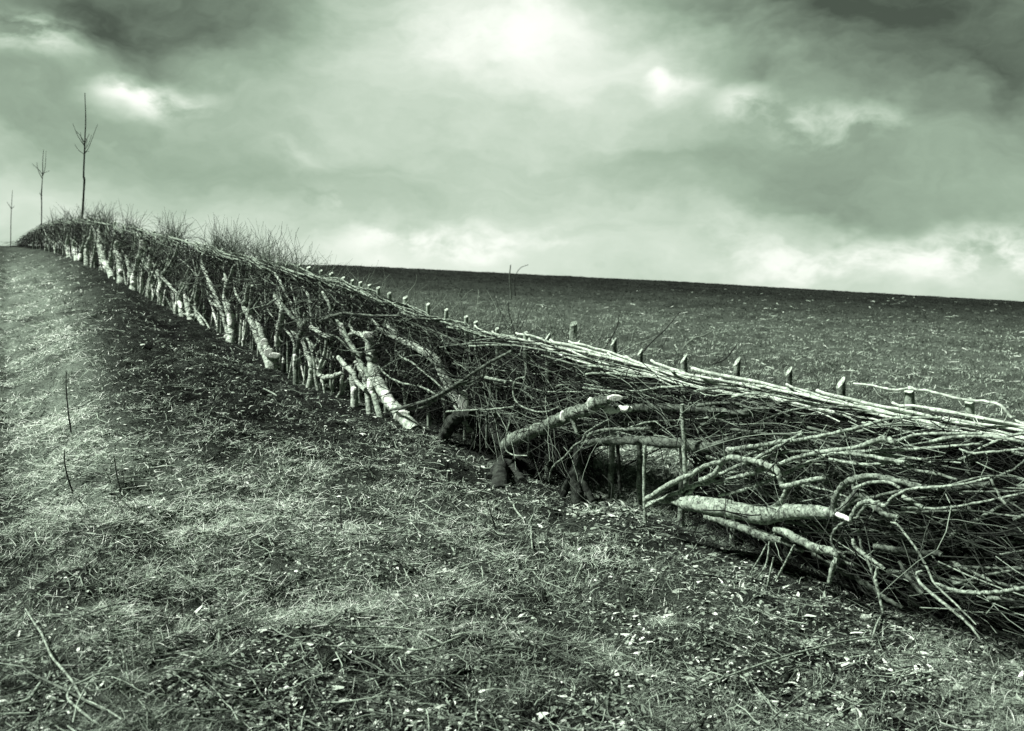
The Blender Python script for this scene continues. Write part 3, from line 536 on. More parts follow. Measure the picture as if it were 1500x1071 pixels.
stem('forked pale stem with two blunt upright arms', [(385.5, 519, 3), (378, 498, 4.6), (372, 478, 5), (364, 461, 5), (358, 448, 4.2), (361, 436, 3.6), (363.5, 419, 3)], None, dv=.24, mat='stem', br=[[(366, 461, 4), (367, 444, 3.2), (370, 418, 2.8)], [(359, 450, 3), (352, 442, 2), (345, 428, 1.6), (342, 410, 1.2)]])
stem('thick low stump with a star-shaped splintered white cut', [(396, 532, 8), (394, 516, 6), (386, 500, 5), (383, 484, 4.4), (376, 470, 3)], None, dv=.22, faces=[(396, 518, 7, 6), (389, 503, 5, 5), (404, 522, 7.5, 3.6)])
stem('thick straight grey stem ending in a rounded white foot', [(406.5, 507, 4.6), (408.5, 484, 4.8), (414, 456, 4.8), (413, 446, 4)], [(406.5, 507, 5), (406, 496, 5), (407, 489, 4)], dv=.2, stump=False, br=[[(412, 448, 4), (405, 440, 4), (403, 428, 3)], [(415, 450, 2), (411, 434, 1.4), (408, 420, 1)]])
stem('dark thin stem with a tiny square white foot', [(415.6, 534, 3), (416, 520, 2.8), (417, 503, 2.4), (420, 470, 2)], [(415.6, 534, 3), (415.8, 523, 2.8)], mat='bark_dark')
stem('curving stem with a flared white foot and an S-shaped top', [(432.5, 550, 4), (433, 526, 4), (437, 501, 3.4), (442, 482, 3.4), (439, 474, 3.2), (428, 464, 3), (418, 452, 2.6), (409, 438, 2), (405, 424, 1.6)], [(431, 545, 3.6), (433, 524, 4), (434, 516, 2.6)], dv=.25, mat='bark', br=[[(438, 472, 2), (434.5, 456, 1.8), (434, 444, 1.6), (437, 434, 1.4)], [(441, 490, 2.6), (443, 478, 2.4), (440, 468, 2), (439, 448, 3)]])
stem('wavy stem with a pale forked foot right of the S-shaped one', [(455, 549, 4), (456, 533, 3.6), (449, 515, 3.4), (445.7, 494, 2.8), (446.6, 458, 2.2)], [(456, 542, 3), (452, 522, 3)], dv=.18)
stem('thin curved stem arching under the near stakes', [(457, 476, 2.2), (455.5, 455, 2.2), (453, 436, 2), (443, 420, 1.6)], None, stump=False, mat='stem')
stem('U-shaped hooked stem curling along the ground', [(478, 490, 2.6), (477.6, 508, 2.6), (472, 529, 3), (467, 548, 3.4), (480, 553, 3.8), (492, 550, 3.6), (502, 545, 2.8)], None, dv=.22, mat='stem', stump=False)
lay('short sawn log with a white end sticking out left of the big leaning stem', [(456, 480, 3), (470.6, 489, 3.2), (485, 496, 3)], .3, 'stem', faces=[(456.5, 480, 3, 3)])
lay('twisted pale twig hanging from the binding above the thick straight stem', [(403, 400, 1.6), (412, 416, 2), (420, 434, 1.4), (428, 444, 1)], .25, 'stem')
lay('light twig dropping from the binding left of the dark pole', [(472, 428, 2), (482, 446, 2.4), (484, 462, 1.8)], .2, 'stem')
# centre
stem('thickest leaning grey stem with a long striped white axe cut', [(586, 607, 9.5), (572, 590, 9), (561.5, 573, 8.6), (550, 551, 8.4), (544, 522, 7.6), (540, 498, 6.6), (534, 489, 5)], [(583, 604, 8), (573, 591, 9), (565, 578, 8.4), (561, 572, 6)], dv=.3,
     br=[[(538, 496, 4), (524, 488, 3), (511, 490, 2.6)], [(536, 494, 3), (518, 486, 2.2), (513, 474, 2), (516, 466, 1.6)]], faces=[(541, 492, 7, 4), (590, 611, 11, 8)])
stem('slim smooth stem leaning parallel with a white split top', [(548, 580, 4.4), (541, 553, 4), (531, 535, 3.8), (520.4, 516, 3.8), (509, 496, 3.8), (500, 478, 3.6), (494, 469, 3)], [(546, 577, 7), (543, 565, 6.6), (541, 553, 4)], dv=.36, mat='bark_pale', faces=[(501.5, 483, 3, 8)])
stem('short stem squeezed between the slim leaning one and the thick leaning one', [(538, 575, 4), (534, 553, 4), (526, 538, 3.2), (520, 530, 2.4)], None, dv=.26)
stem('arched branch-like stem curling down to the splintered white foot', [(536, 571, 3.4), (524, 561, 3.6), (517, 546, 3.6), (505.5, 535, 3.6), (495, 523, 3)], None, dv=.32, stump=False)
stem('short upright stub with a squared pale sawn foot', [(519.5, 588, 5.4), (518.5, 571, 5.4), (516, 550, 4.6), (512, 536, 3.6)], [(519.5, 587, 5.4), (519, 572, 5.6), (518.5, 566, 4)], dv=.22)
stem('thick grey stem leaning left across the middle, forked at its upper end', [(690, 628, 7), (670, 590, 7), (654, 560, 7), (640, 530, 7), (623, 516, 6.6), (604.4, 506, 5.6), (586, 496, 5), (574.5, 485, 3.6), (567, 474, 2.6)], None, dv=.12,
     br=[[(586, 497, 4), (567, 489, 3.4), (556, 480, 2.6), (545, 468, 1.6)]], stump=False)
lay('dark pole lying level above the slim leaning stem', [(468, 471, 2.4), (488.7, 462.4, 2.4), (507, 458.7, 2), (531.6, 461.5, 1.8), (563, 463, 1.7), (586, 462, 1.4)], .42, 'bark_grey')
lay('thin dark branch crossing in front of the thickest leaning stem', [(477.5, 479, 1.8), (481, 490, 1.7), (494, 494, 1.6), (513, 513, 1.6), (526, 516.5, 1.6), (550, 513, 1.4)], .46, 'bark_grey')
lay('long dark bough sweeping up right from the striped white cut', [(571, 601, 1.8), (597, 595, 2.6), (619, 589, 2.6), (640, 580, 2.6), (659, 569, 2.4), (687, 551, 2.4), (720, 530, 2.4), (750, 514, 2)], .5, 'bark_grey')
lay('second sweeping bough below the dark one, bending at the white oval', [(601, 599, 1.8), (619, 596, 2.6), (638, 585, 2.6), (652, 576, 2.4), (672, 564, 2.3), (687, 560, 2.3), (709, 550, 2.3)], .46, 'bark')
lay('pale snapped branch in the tangle right of the white oval', [(711, 553, 2.4), (726, 556, 2.2), (741, 560, 2.2)], .5, 'bark_pale')
lay('wiry pale branch rising left through the tangle above the striped cut', [(638, 577, 1.4), (612, 565, 1.5), (587.6, 561, 1.5), (567, 550, 1.4), (554, 536, 1.2)], .38, 'bark_pale')
lay('wiry branch running under the forked grey stem', [(580, 514, 1.2), (589.5, 524, 1.4), (604.4, 531.5, 1.4), (619, 544.6, 1.4), (638, 559.5, 1.4), (652, 574, 1.4)], .38, 'bark_pale')
lay('short grey log lying level behind the wiry branches', [(588, 549, 3), (612, 546, 3), (637, 541, 2.6)], .05, 'bark_grey')
lay('thin level twig passing below the white oval face', [(653, 603, 1.4), (686.7, 601, 1.4), (720, 599.5, 1.3), (752, 596, 1.1)], .5, 'bark_pale')
lay('looping thin twig hanging in the dark tangle left of the notched log', [(770, 552, 1.1), (756, 556, 1.1), (752, 568, 1.2), (753, 582, 1.2), (762, 594, 1.2), (782, 602, 1.2), (800.5, 603, 1.1), (819, 596, .9)], .45, 'bark_pale')
lay('hooked thin twig dangling over the foot of the notched log', [(748, 614, 1), (741, 640, 1), (741, 658, 1), (752, 666.5, 1), (772.5, 667.6, .8)], .8, 'bark_pale')
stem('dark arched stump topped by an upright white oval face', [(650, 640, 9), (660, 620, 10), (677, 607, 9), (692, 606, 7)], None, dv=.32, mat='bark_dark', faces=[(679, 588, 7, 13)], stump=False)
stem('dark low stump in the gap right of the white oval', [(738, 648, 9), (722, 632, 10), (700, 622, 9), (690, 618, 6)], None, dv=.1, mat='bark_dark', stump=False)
lay('thin upright stick standing in the dark gap by the white oval', [(713, 656, 2.1), (713.7, 611, 2), (718, 584, 1.8), (719, 548, 1.5)], .4, 'bark_grey')
lay('short pale upright stick just right of the thin one', [(724.5, 629, 2.8), (728, 600, 2.4)], .3, 'bark_grey')
lay('short grey upright stick above the foot of the notched log', [(759.5, 632, 2.2), (760, 600, 2)], .2, 'bark_grey')
def medium(n, pxr, lab, dvr, hr, wr):
    for i in range(n):
        p = random.uniform(*pxr); h = random.uniform(*hr); t = float(top_py(p)); b = float(bas_py(p)); y0 = b + (t - b) * h; Lp = random.uniform(120, 300); sl = random.uniform(-.1, .42) if random.random() < .75 else random.uniform(-.8, .3); c = random.uniform(-.25, .25)
        w = random.uniform(*wr) * F_PX / float(Dh(p)); pts = []
        for q in np.linspace(0, 1, 6):
            x = p + Lp * q; y = y0 + Lp * (sl * q + c * q * (1 - q)) + random.uniform(-5, 5); y = min(max(y, float(top_py(x)) + 8), float(bas_py(x)) + 2); pts.append((x, y, w * (1 - .6 * q)))
        if any(872 < a < 1004 and 655 < e < 745 for a, e, _ in pts): continue
        lay(lab, pts, random.uniform(*dvr), random.choice(['bark_pale', 'bark', 'bark', 'bark_grey']), knob=.14)
medium(74, (1010, 1560), 'medium branch among many alike laid through the near right tangle', (.05, .42), (.12, .92), (.006, .013))
medium(30, (640, 900), 'medium branch among many alike laid through the middle tangle', (.0, .3), (.2, .92), (.005, .010))
# notched log and its neighbours
build_thing('cut_log', 'thick notched log reaching up from the ground with three white cut faces', 'log', [(0, 0, 0), (741, 652, 10), (757, 643, 10.5), (800, 624, 9), (837, 606, 9.2), (858, 599, 9), (878, 590, 9), (893, 586, 5)][1:], .42, 'bark', None,
            [[(838, 612, 4), (842, 624, 3.4), (845, 634, 2.6)]], 'thick cut logs laid in the hedge', False, .14, faces=[(825, 610.5, 5, 7), (865, 595, 5.5, 10.5), (900, 584, 10, 4)])
build_thing('tree_stump', 'stump mass coloured shadow-black under the lower end of the notched log', 'stump', [(731, 698, 11), (737, 678, 10), (745, 656, 9)], .34, 'bark_dark', None, [[(766, 706, 6), (754, 690, 7), (744, 672, 7)], [(716, 700, 5), (726, 686, 6), (738, 668, 6)]], knob=.3)  # its black bark colour stands for shade on the base of the log
build_thing('cut_log', 'level log with a long pale stripped end beyond the notched log', 'log', [(886, 601, 4), (896, 600, 6), (927, 598, 6), (960, 596, 5.6), (985, 597, 5.4), (1030, 600, 5), (1100, 606, 4)], .28, 'bark_grey', [(886, 602, 7), (896, 600, 7.4), (928, 598, 6.4)], (), 'thick cut logs laid in the hedge', False)
build_thing('cut_log', 'long level grey log bridging the dark gap under the hedge', 'log', [(850, 649, 1.6), (865, 647, 4), (885, 646, 5.6), (902.7, 646, 6), (930.7, 645, 6.4), (958.7, 648, 7), (998, 650, 7.6), (1030, 655, 7.6), (1048, 655, 6)], .34, 'bark_grey', None,
            [[(1040, 655, 4), (1065, 644, 3.4), (1090, 636, 3), (1120, 630, 2)]], 'thick cut logs laid in the hedge', False)
lay('thin stick lying just above the long level log', [(860, 639, 1.6), (874.7, 632, 2.4), (893, 629, 2.4), (927, 629, 2.4), (953, 627, 2.4)], .38, 'bark')
lay('crooked thin twig falling left from the notched log to the ground', [(893, 614, 1), (874.7, 623.5, 1.2), (858, 634.7, 1.4), (852, 646, 1.4), (841, 653, 1.6), (828, 668, 1.5), (809, 685, 1.4), (804, 705, 1.2)], .5, 'bark')
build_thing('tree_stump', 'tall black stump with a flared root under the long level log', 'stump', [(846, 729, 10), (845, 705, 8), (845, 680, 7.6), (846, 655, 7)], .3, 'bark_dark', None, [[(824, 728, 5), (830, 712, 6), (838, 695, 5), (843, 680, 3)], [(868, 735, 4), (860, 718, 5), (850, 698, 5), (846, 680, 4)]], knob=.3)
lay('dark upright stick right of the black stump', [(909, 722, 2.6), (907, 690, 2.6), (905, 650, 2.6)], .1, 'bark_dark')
lay('pale upright stick standing by the tip of the laid rods', [(945.5, 766, 2.6), (943.5, 710, 2.6), (944.7, 652, 2.6)], .45, 'bark_pale')
lay('smooth pale upright pole passing in front of the long level log', [(1005, 712, 3.8), (1003, 665, 3.6), (1000, 620, 3.2), (999, 592, 3)], .5, 'bark_pale')
lay('dark thick bough arching in shadow right of the pale pole', [(1023, 630, 3), (1035, 619, 4.6), (1055, 611, 5), (1080, 607, 5), (1110, 600, 4.6), (1135, 592, 3.6)], .22, 'bark_grey')
lay('long smooth pale branch lying level just above the notched log', [(854, 568, 1.6), (884, 572, 2), (912, 574, 2.2), (940, 573, 2), (968, 567.5, 2), (1010, 565, 1.6)], .34, 'bark_pale')
lay('light branch tucked under the binding below the eighth stake', [(862, 536, 1.8), (885, 538, 2), (902, 541, 2), (935, 549, 1.8)], .2, 'bark_pale')
lay('thin light branch second under the binding, ending by the sixth stake', [(855, 550, 1.4), (865.5, 547.5, 1.7), (902.5, 547.5, 1.8), (930, 551, 1.7), (963, 552.6, 1.4)], .22, 'bark_pale')
# right: the thick pale-barked trunk and fan of rods
build_thing('fallen_log', 'thickest pale-barked trunk lying level low at the right, torn at its left end', 'log', [(994, 736, 6), (1004, 737, 10.5), (1022, 739, 12), (1053, 743, 13), (1084, 749, 13), (1115, 755, 13.4), (1135, 753, 11.6), (1156, 750, 10.6), (1184, 750, 10.4), (1217, 752, 8.6), (1226, 754, 7)], .48, 'bark_pale', None,
            [[(1000, 737, 5), (975, 734, 4), (958, 736, 3.6), (947, 741, 2.6)], [(1004, 731, 4), (1010, 722, 3.6), (1016, 714, 3), (1026, 706, 2.6)], [(1130, 745, 3), (1142, 736, 3.4), (1148, 726, 3), (1152, 714, 2.6)]], 'thick cut logs laid in the hedge', False, .12)
lay('mossy second trunk lying right below the thickest pale one', [(1032.7, 757, 4), (1057, 763, 5.4), (1088, 774, 6), (1115, 784, 6), (1145.7, 793, 4.6), (1176.5, 808, 3)], .5, 'bark', knob=.18)
lay('gnarled branch below the pale trunk, its hooked end hanging to the ground', [(1135, 777, 4), (1150, 780, 5.4), (1172.4, 792, 6), (1195, 803, 6.6), (1218, 808, 6), (1226, 816, 4.4), (1219.4, 832, 4), (1214, 854, 2.8)], .56, 'bark_pale', knob=.2)
lay('pale rod rising in a smooth curve from the torn trunk end', [(945, 733, 3.4), (967, 718, 4), (991.6, 703.7, 3.8), (1012, 695.5, 3.6), (1032.7, 683, 3.4), (1053, 677, 3.2), (1064, 672, 3)], .58, 'bark_pale', knob=.08)
lay('thick arched branch humping over the rods and dropping in a step', [(1026.5, 703, 3.8), (1043, 697, 4), (1049, 691, 3.8), (1060, 675, 4), (1074, 670, 4.2), (1088, 673, 4.2), (1111, 677, 4.2), (1127, 683, 4.6), (1139.5, 691, 4.8), (1143.6, 706, 4.6), (1150, 712, 4.2), (1180, 705, 3.6), (1208, 699, 3.4)], .56, 'bark_pale', knob=.16)
lay('long knuckled rod running from the torn trunk end far up right', [(946.4, 741.7, 2.2), (981, 726, 2.8), (1020, 710, 3.4), (1053, 705.7, 3.2), (1078, 699.6, 3.2), (1106.7, 691, 3.6), (1135, 682, 3), (1180, 667, 3), (1250, 656, 3), (1274, 648, 3.6), (1295, 643, 4.4), (1311, 648, 4)], .5, 'bark_pale', knob=.1)
lay('straight rod climbing right behind the arched branch', [(1035, 704, 2.2), (1043, 699.6, 2.6), (1088, 680, 2.8), (1104.6, 673, 2.8), (1145.7, 650, 2.8), (1175, 636, 2.6)], .46, 'bark_pale', knob=.06)
lay('rod curving up right just above the thickest pale trunk', [(1053, 726, 2.2), (1094, 716, 2.8), (1135, 699.6, 2.8), (1180, 680, 2.8), (1210, 668, 2.4)], .44, 'bark_pale', knob=.06)
lay('smooth pale rod with a round sawn left end, running level right', [(1068, 659, 3.4), (1104.6, 654, 3.2), (1139.5, 648, 3), (1180, 643, 2.8), (1250, 628, 2.4), (1298, 615, 2.2), (1325, 612, 2), (1380, 612, 1.6)], .46, 'bark_pale', knob=.06, faces=[(1067, 659.5, 4, 4)])
lay('rod climbing steeply into the brush left of the fourth stake', [(1080, 675, 2.4), (1119, 656, 2.6), (1150, 640, 2.6), (1176, 632, 2.2)], .36, 'bark_pale', knob=.06)
lay('wavy thin rod crossing above the long knuckled one', [(1115, 671, 2), (1140, 664, 2.2), (1166, 660.5, 2.3), (1200, 661, 2.2), (1225, 658, 2.2), (1290, 666, 2), (1340, 672, 1.8)], .42, 'bark_pale', knob=.08)
lay('pale rod curving level into the brush with a flat end', [(1215, 663, 2.6), (1250, 665, 3), (1287, 671, 3), (1326.5, 678, 2.8)], .5, 'bark_pale')
lay('sagging pale rod under the flat-ended one', [(1215, 672, 2.2), (1250, 679, 2.5), (1278, 680, 2.5), (1306, 677, 2.3), (1328, 671.6, 2.3), (1351, 672.6, 1.8)], .48, 'bark_pale')
lay('long straight light rod level across the right brush', [(1200, 668, 1.8), (1250, 662, 2.2), (1306, 659.5, 2.3), (1354.6, 656.7, 2.3), (1408.7, 652, 2.1), (1440, 650, 1.6)], .44, 'bark_pale')
lay('branch continuing right from the swollen rod joint below the binding', [(1311, 648, 3), (1334, 639, 2.4), (1354.6, 636, 2.3), (1400, 635, 2.2), (1440, 635, 1.8)], .44, 'bark_pale')
lay('grey branch sloping down right from the flat rod end', [(1326.5, 680, 2.6), (1343, 689, 2.6), (1377, 695, 2.4), (1403, 704, 2)], .44, 'bark')
lay('springy rod arching over the stakes at the right end', [(1250, 562, 1.6), (1278, 565, 1.8), (1306, 571, 2), (1328, 570, 2), (1354.6, 571.7, 2), (1377, 577, 2), (1408.7, 585, 2), (1446, 588.5, 2.1), (1466.6, 595, 2.2), (1481.5, 612, 2)], -.05, 'rod', knob=.05)
lay('big bow-shaped branch arching over the tangled fork', [(1219, 748, 4.6), (1224, 727, 4), (1237, 709, 4.4), (1257.5, 700, 4.6), (1284, 698, 4.2), (1311, 703, 4.4), (1342.6, 711, 4.2), (1375, 716, 3.4)], .56, 'bark', knob=.18)
lay('slender pale bow inside the big bow-shaped branch', [(1251, 715, 2.2), (1275, 707, 2.5), (1302, 707, 2.5), (1318, 715, 2.2)], .6, 'bark_pale')
lay('tangled rough fork at the right tip of the pale trunk', [(1226, 752, 6), (1235, 745, 5), (1248.6, 729, 5), (1260, 723, 6), (1275.5, 736, 5), (1293, 752, 4), (1316, 758, 3.4)], .56, 'bark', knob=.22, br=[[(1260, 726, 4), (1250, 716, 2.5), (1252, 706, 2)], [(1272, 738, 3), (1262, 748, 2.5), (1256, 758, 2)]])
lay('smooth crooked branch looping over the tangled fork', [(1246, 760.6, 3), (1253, 745, 3), (1264, 736, 3.2), (1284, 736, 3.2), (1296, 741, 2.8), (1308, 728, 2.2), (1330, 718, 2.2), (1352, 714.7, 2.2), (1400, 711, 2), (1450, 700, 1.6)], .66, 'bark_pale')
build_thing(BR, 'short white stripped stub pointing right off the trunk tip', 'branch', [(1225, 753, 3.4), (1235, 757, 3.8), (1246, 762.5, 3.4)], .66, 'cut', None, (), GB)
lay('dark loop of twig hanging under the white stub', [(1245, 764, 2), (1232, 768, 2), (1221, 779, 2.1), (1218, 792, 2), (1224, 805.5, 1.8), (1236, 812, 1.6)], .6, 'bark')
lay('smooth pale hanging branch slanting down right under the fork', [(1249.7, 790, 2.6), (1252, 800, 3), (1260, 808, 3), (1275.5, 819, 3), (1296, 834, 2.6)], .7, 'bark_pale')
lay('pale dangling branch touching the ground below the fork', [(1286.6, 830, 2.4), (1282, 846, 2.5), (1286.6, 866, 2.4), (1290, 882, 2.2), (1293.5, 898, 1.8)], .7, 'bark_pale')
lay('grey hanging branch behind the pale dangling one', [(1257.5, 774, 2), (1262, 801, 2.2), (1270, 820, 2.2), (1276, 834, 2), (1282, 857, 1.8)], .58, 'bark')
lay('small curled branch end near the hooked gnarled branch', [(1235, 810, 2.6), (1239.6, 822, 2.6), (1251, 828, 2.2)], .56, 'bark')
lay('long pale whip curving down to the ground at the far right', [(1351, 836, 1.6), (1343, 840, 2.1), (1347, 852.5, 2.3), (1365, 870, 2.3), (1385, 886, 2.2), (1402, 900, 2), (1420, 916, 1.8), (1437, 938, 1.4)], .75, 'bark_pale')
lay('thin whip running beside the long pale one', [(1305, 765, 1.3), (1316, 770, 1.6), (1340, 801, 1.7), (1356, 828, 1.8), (1369.5, 855, 1.6), (1399, 884, 1.4), (1430, 915, 1)], .68, 'bark_pale')
lay('thick dark diagonal branch rising behind the big bow', [(1188, 724, 3.6), (1217, 698, 4.2), (1240, 680, 4)], .36, 'bark_grey')
lay('pale stub log showing an end inside the right tangle', [(1322.5, 727, 3.4), (1336, 735, 3.4), (1352, 743, 3.2)], .6, 'bark_pale')
lay('dim thick branch lying level deep in the right tangle', [(1340, 714, 3.6), (1362, 714, 4.4), (1408.7, 714, 4.4), (1452, 708, 4)], .3, 'bark_grey')
lay('bowed light branch crossing low at the right edge', [(1370, 855, 2), (1403, 866, 3), (1430, 868, 3), (1453, 868, 3), (1500, 861, 3), (1540, 850, 2.6)], .55, 'bark_pale')
lay('short twig leaning against the brush near the right edge', [(1450, 698.7, 1.8), (1459, 717, 1.9), (1472, 738, 1.9)], .62, 'bark_pale')
lay('smooth thin branch running out of the right edge below the binding', [(1405, 657.6, 1.4), (1423.6, 664, 1.9), (1455, 662, 1.9), (1500, 657.6, 1.9), (1540, 652, 1.8)], .5, 'bark_pale')
lay('dim grey bough low behind the dangling branches', [(1280, 800, 4), (1315, 806, 4.4), (1345, 808, 4.4), (1380, 812, 3.6)], .42, 'bark_grey')
lay('dark branch propped on the ground behind the dangling branches', [(1190, 812, 3), (1230, 835, 3.6), (1262, 852, 4), (1300, 878, 3.4), (1322, 890, 2.4)], .42, 'bark_grey')
lay('dim branch sloping to the ground beside the long pale whip', [(1317, 822, 2.6), (1330, 845, 3), (1352, 872, 3)], .5, 'bark_grey')
lay('thin prop twig below the mossy trunk, outermost left', [(1123, 798, 1.2), (1110, 822, 1.4), (1098, 842, 1)], .62, 'bark_pale')
lay('bent prop twig directly under the mossy trunk', [(1127, 794, 1.3), (1123, 825, 1.4), (1109, 847, 1)], .66, 'bark_pale')
lay('short prop twig leaning beneath the mossy trunk', [(1133, 817, 1.2), (1128, 840, 1.4), (1123, 862, 1.2)], .7, 'bark_pale')
lay('longest prop twig leaning at the right below the mossy trunk', [(1164, 798, 1.5), (1150, 825, 1.7), (1136, 851, 1.2)], .68, 'bark_pale')

# ------------------------------------------------------------------ unseparable brushwood
def hedge_pts(px, hf, v):     # column, height fraction 0..1, sideways offset toward the camera
    d = Dh(px) - v; ty = EYE - Dh(px) * (top_py(px) - HY) / F_PX; by = EYE - Dh(px) * (bas_py(px) - HY) / F_PX
    return np.stack([(px - CX) / F_PX * d, d, by + (ty - by) * hf], -1)
def brush(name, n, pxr, hf, v, length, rad, along, up, tintf, label, cat, K=8, mat='brush', keep=None, wig=.35, droop=0.0, sides=4):
    px = rng.uniform(*pxr, n); h = rng.uniform(*hf, n)
    if keep is not None: k = rng.random(n) < keep(px, h); px, h = px[k], h[k]
    n = len(px); vv = rng.uniform(*v, n); p0 = hedge_pts(px, h, vv); q = hedge_pts(px + 2, h, vv); t = q - p0; t /= np.linalg.norm(t, axis=1)[:, None]
    side = np.cross(t, [[0, 0, 1.]]); side /= np.linalg.norm(side, axis=1)[:, None]
    dr = t * rng.normal(along[0], along[1], n)[:, None] + side * rng.normal(0, .35, n)[:, None]; dr[:, 2] += rng.normal(up[0], up[1], n); dr /= np.linalg.norm(dr, axis=1)[:, None]
    Ls = rng.uniform(*length, n); P = np.zeros((n, K, 3)); P[:, 0] = p0; bend = rng.normal(0, wig, (n, 3)); cur = dr.copy()
    for s in range(1, K):
        cur = cur + bend / K + rng.normal(0, wig * .35, (n, 3)) ; cur[:, 2] -= droop / K; cur /= np.linalg.norm(cur, axis=1)[:, None]
        P[:, s] = P[:, s - 1] + cur * (Ls / (K - 1))[:, None]
    g = ground(P[..., 0], P[..., 1], False); P[..., 2] = np.maximum(P[..., 2], g + .02)
    qx = CX + F_PX * P[..., 0] / P[..., 1]; qy = HY + F_PX * (EYE - P[..., 2]) / P[..., 1]
    bad = ((qx > 872) & (qx < 1004) & (qy > 655) & (qy < 745)) | (qy > bas_py(qx) + 10)
    k = (~bad.any(1)) | (rng.random(n) < .03)
    if mat == 'brush': k &= ~(qy < top_py(qx) - 5).any(1); P, p0, n = P[k], p0[k], int(k.sum())
    r0 = np.maximum(rng.uniform(*rad, n), p0[:, 1] * .00022); Rr = r0[:, None] * np.linspace(1, .4, K)[None]
    V, Q = twigs(P, Rr, sides); return mk(name, V, Q, M[mat], tint=np.repeat(np.clip(tintf(n), 0, 1), K * sides)), tag
def tg(o, label, cat): tag(o[0], label, cat, None, 'stuff')
def gapkeep(px, h):      # the open window under the long level log, and the thin foot of the hedge
    g = ((px > 870) & (px < 1010) & (h < .5)) ; return np.where(g, .02, 1.0)
tg(brush('brushwood', 10200, (640, 1900), (.02, .98), (-.55, -.08), (.3, 1.2), (.003, .008), (.9, .6), (.05, .4), lambda n: .14 * rng.random(n), '', '', keep=gapkeep), 'inner tangle coloured near-black for shade deep inside the near right half of the hedge', 'brushwood')  # twig tint kept near black to paint in the shade of the hedge interior
tg(brush('brushwood', 8000, (25, 700), (.10, .98), (-.55, -.12), (.25, .9), (.003, .008), (-.2, .8), (.4, .6), lambda n: .14 * rng.random(n), '', ''), 'inner tangle coloured near-black for shade deep inside the far left half of the hedge', 'brushwood')  # same interior shade put into the twig colour on the far half
tg(brush('brushwood', 4000, (640, 1900), (.08, .97), (-.45, .03), (.3, 1.4), (.0015, .006), (.9, .6), (.06, .35), lambda n: .02 + .5 * rng.random(n) ** 2 + .35 * (rng.random(n) < .07), '', '', keep=gapkeep), 'dense tangle of dark brushwood filling the near right half of the hedge', 'brushwood')
tg(brush('brushwood', 4200, (30, 700), (.3, .98), (-.45, -.08), (.3, 1.0), (.0025, .006), (-.35, .6), (.7, .5), lambda n: .05 + .6 * rng.random(n) ** 1.6 + .3 * (rng.random(n) < .1), '', ''), 'dense tangle of dark twigs filling the far left half of the hedge', 'brushwood')
tg(brush('brushwood', 2000, (40, 660), (.30, .98), (-.1, .10), (.2, .75), (.003, .0075), (.1, .8), (-.5, .7), lambda n: .4 + .55 * rng.random(n), '', '', K=9, wig=.7, keep=lambda px, h: np.clip((h - .42) * 2.2, 0, 1)), 'crooked grey side twigs crowding between stems below the left half of the binding', 'brushwood')
tg(brush('brushwood', 520, (1150, 1900), (.15, .85), (.15, .5), (.4, 1.3), (.0015, .0045), (.9, .5), (-.12, .35), lambda n: .2 + .75 * rng.random(n) ** 1.6, '', ''), 'long whippy twigs spilling from the hedge face at the right', 'brushwood')
tg(brush('brushwood', 1100, (560, 1250), (.3, .95), (.1, .42), (.3, 1.0), (.0015, .0035), (.7, .6), (.0, .35), lambda n: .35 + .65 * rng.random(n), '', '', keep=gapkeep), 'fine wiry twigs looping across the middle of the hedge face', 'brushwood')
tg(brush('upright_shoots', 3600, (70, 470), (.9, 1.02), (-.5, .0), (.12, .62), (.0015, .003), (.35, .9), (.75, .5), lambda n: .15 + .8 * rng.random(n), '', '', K=7, mat='shoots', wig=.5, keep=lambda px, h: np.clip(.9 + 2.6 * vnoise(px / 16, px * 0, 77), 0, 1) * np.clip(.2 + gauss(px, 0, 275, 0, 70, 1) + .45 * gauss(px, 0, 385, 0, 60, 1) + .35 * gauss(px, 0, 150, 0, 50, 1), 0, 1)), 'thin bare shoots bristling above the far part of the hedge', 'shoots')
tg(brush('upright_shoots', 1000, (440, 900), (.85, 1.03), (-.6, -.1), (.12, .5), (.001, .0022), (.6, .7), (.5, .45), lambda n: .3 + .65 * rng.random(n), '', '', K=8, mat='shoots', wig=.7), 'wispy light twigs loosely crossing above and behind the middle of the binding', 'shoots')
tg(brush('upright_shoots', 700, (520, 1700), (.75, .98), (-.8, -.2), (.12, .36), (.0015, .003), (.6, .5), (.55, .35), lambda n: .1 + .6 * rng.random(n), '', '', K=7, mat='shoots', wig=.35), 'thin bare shoots slanting up behind the near part of the hedge', 'shoots')

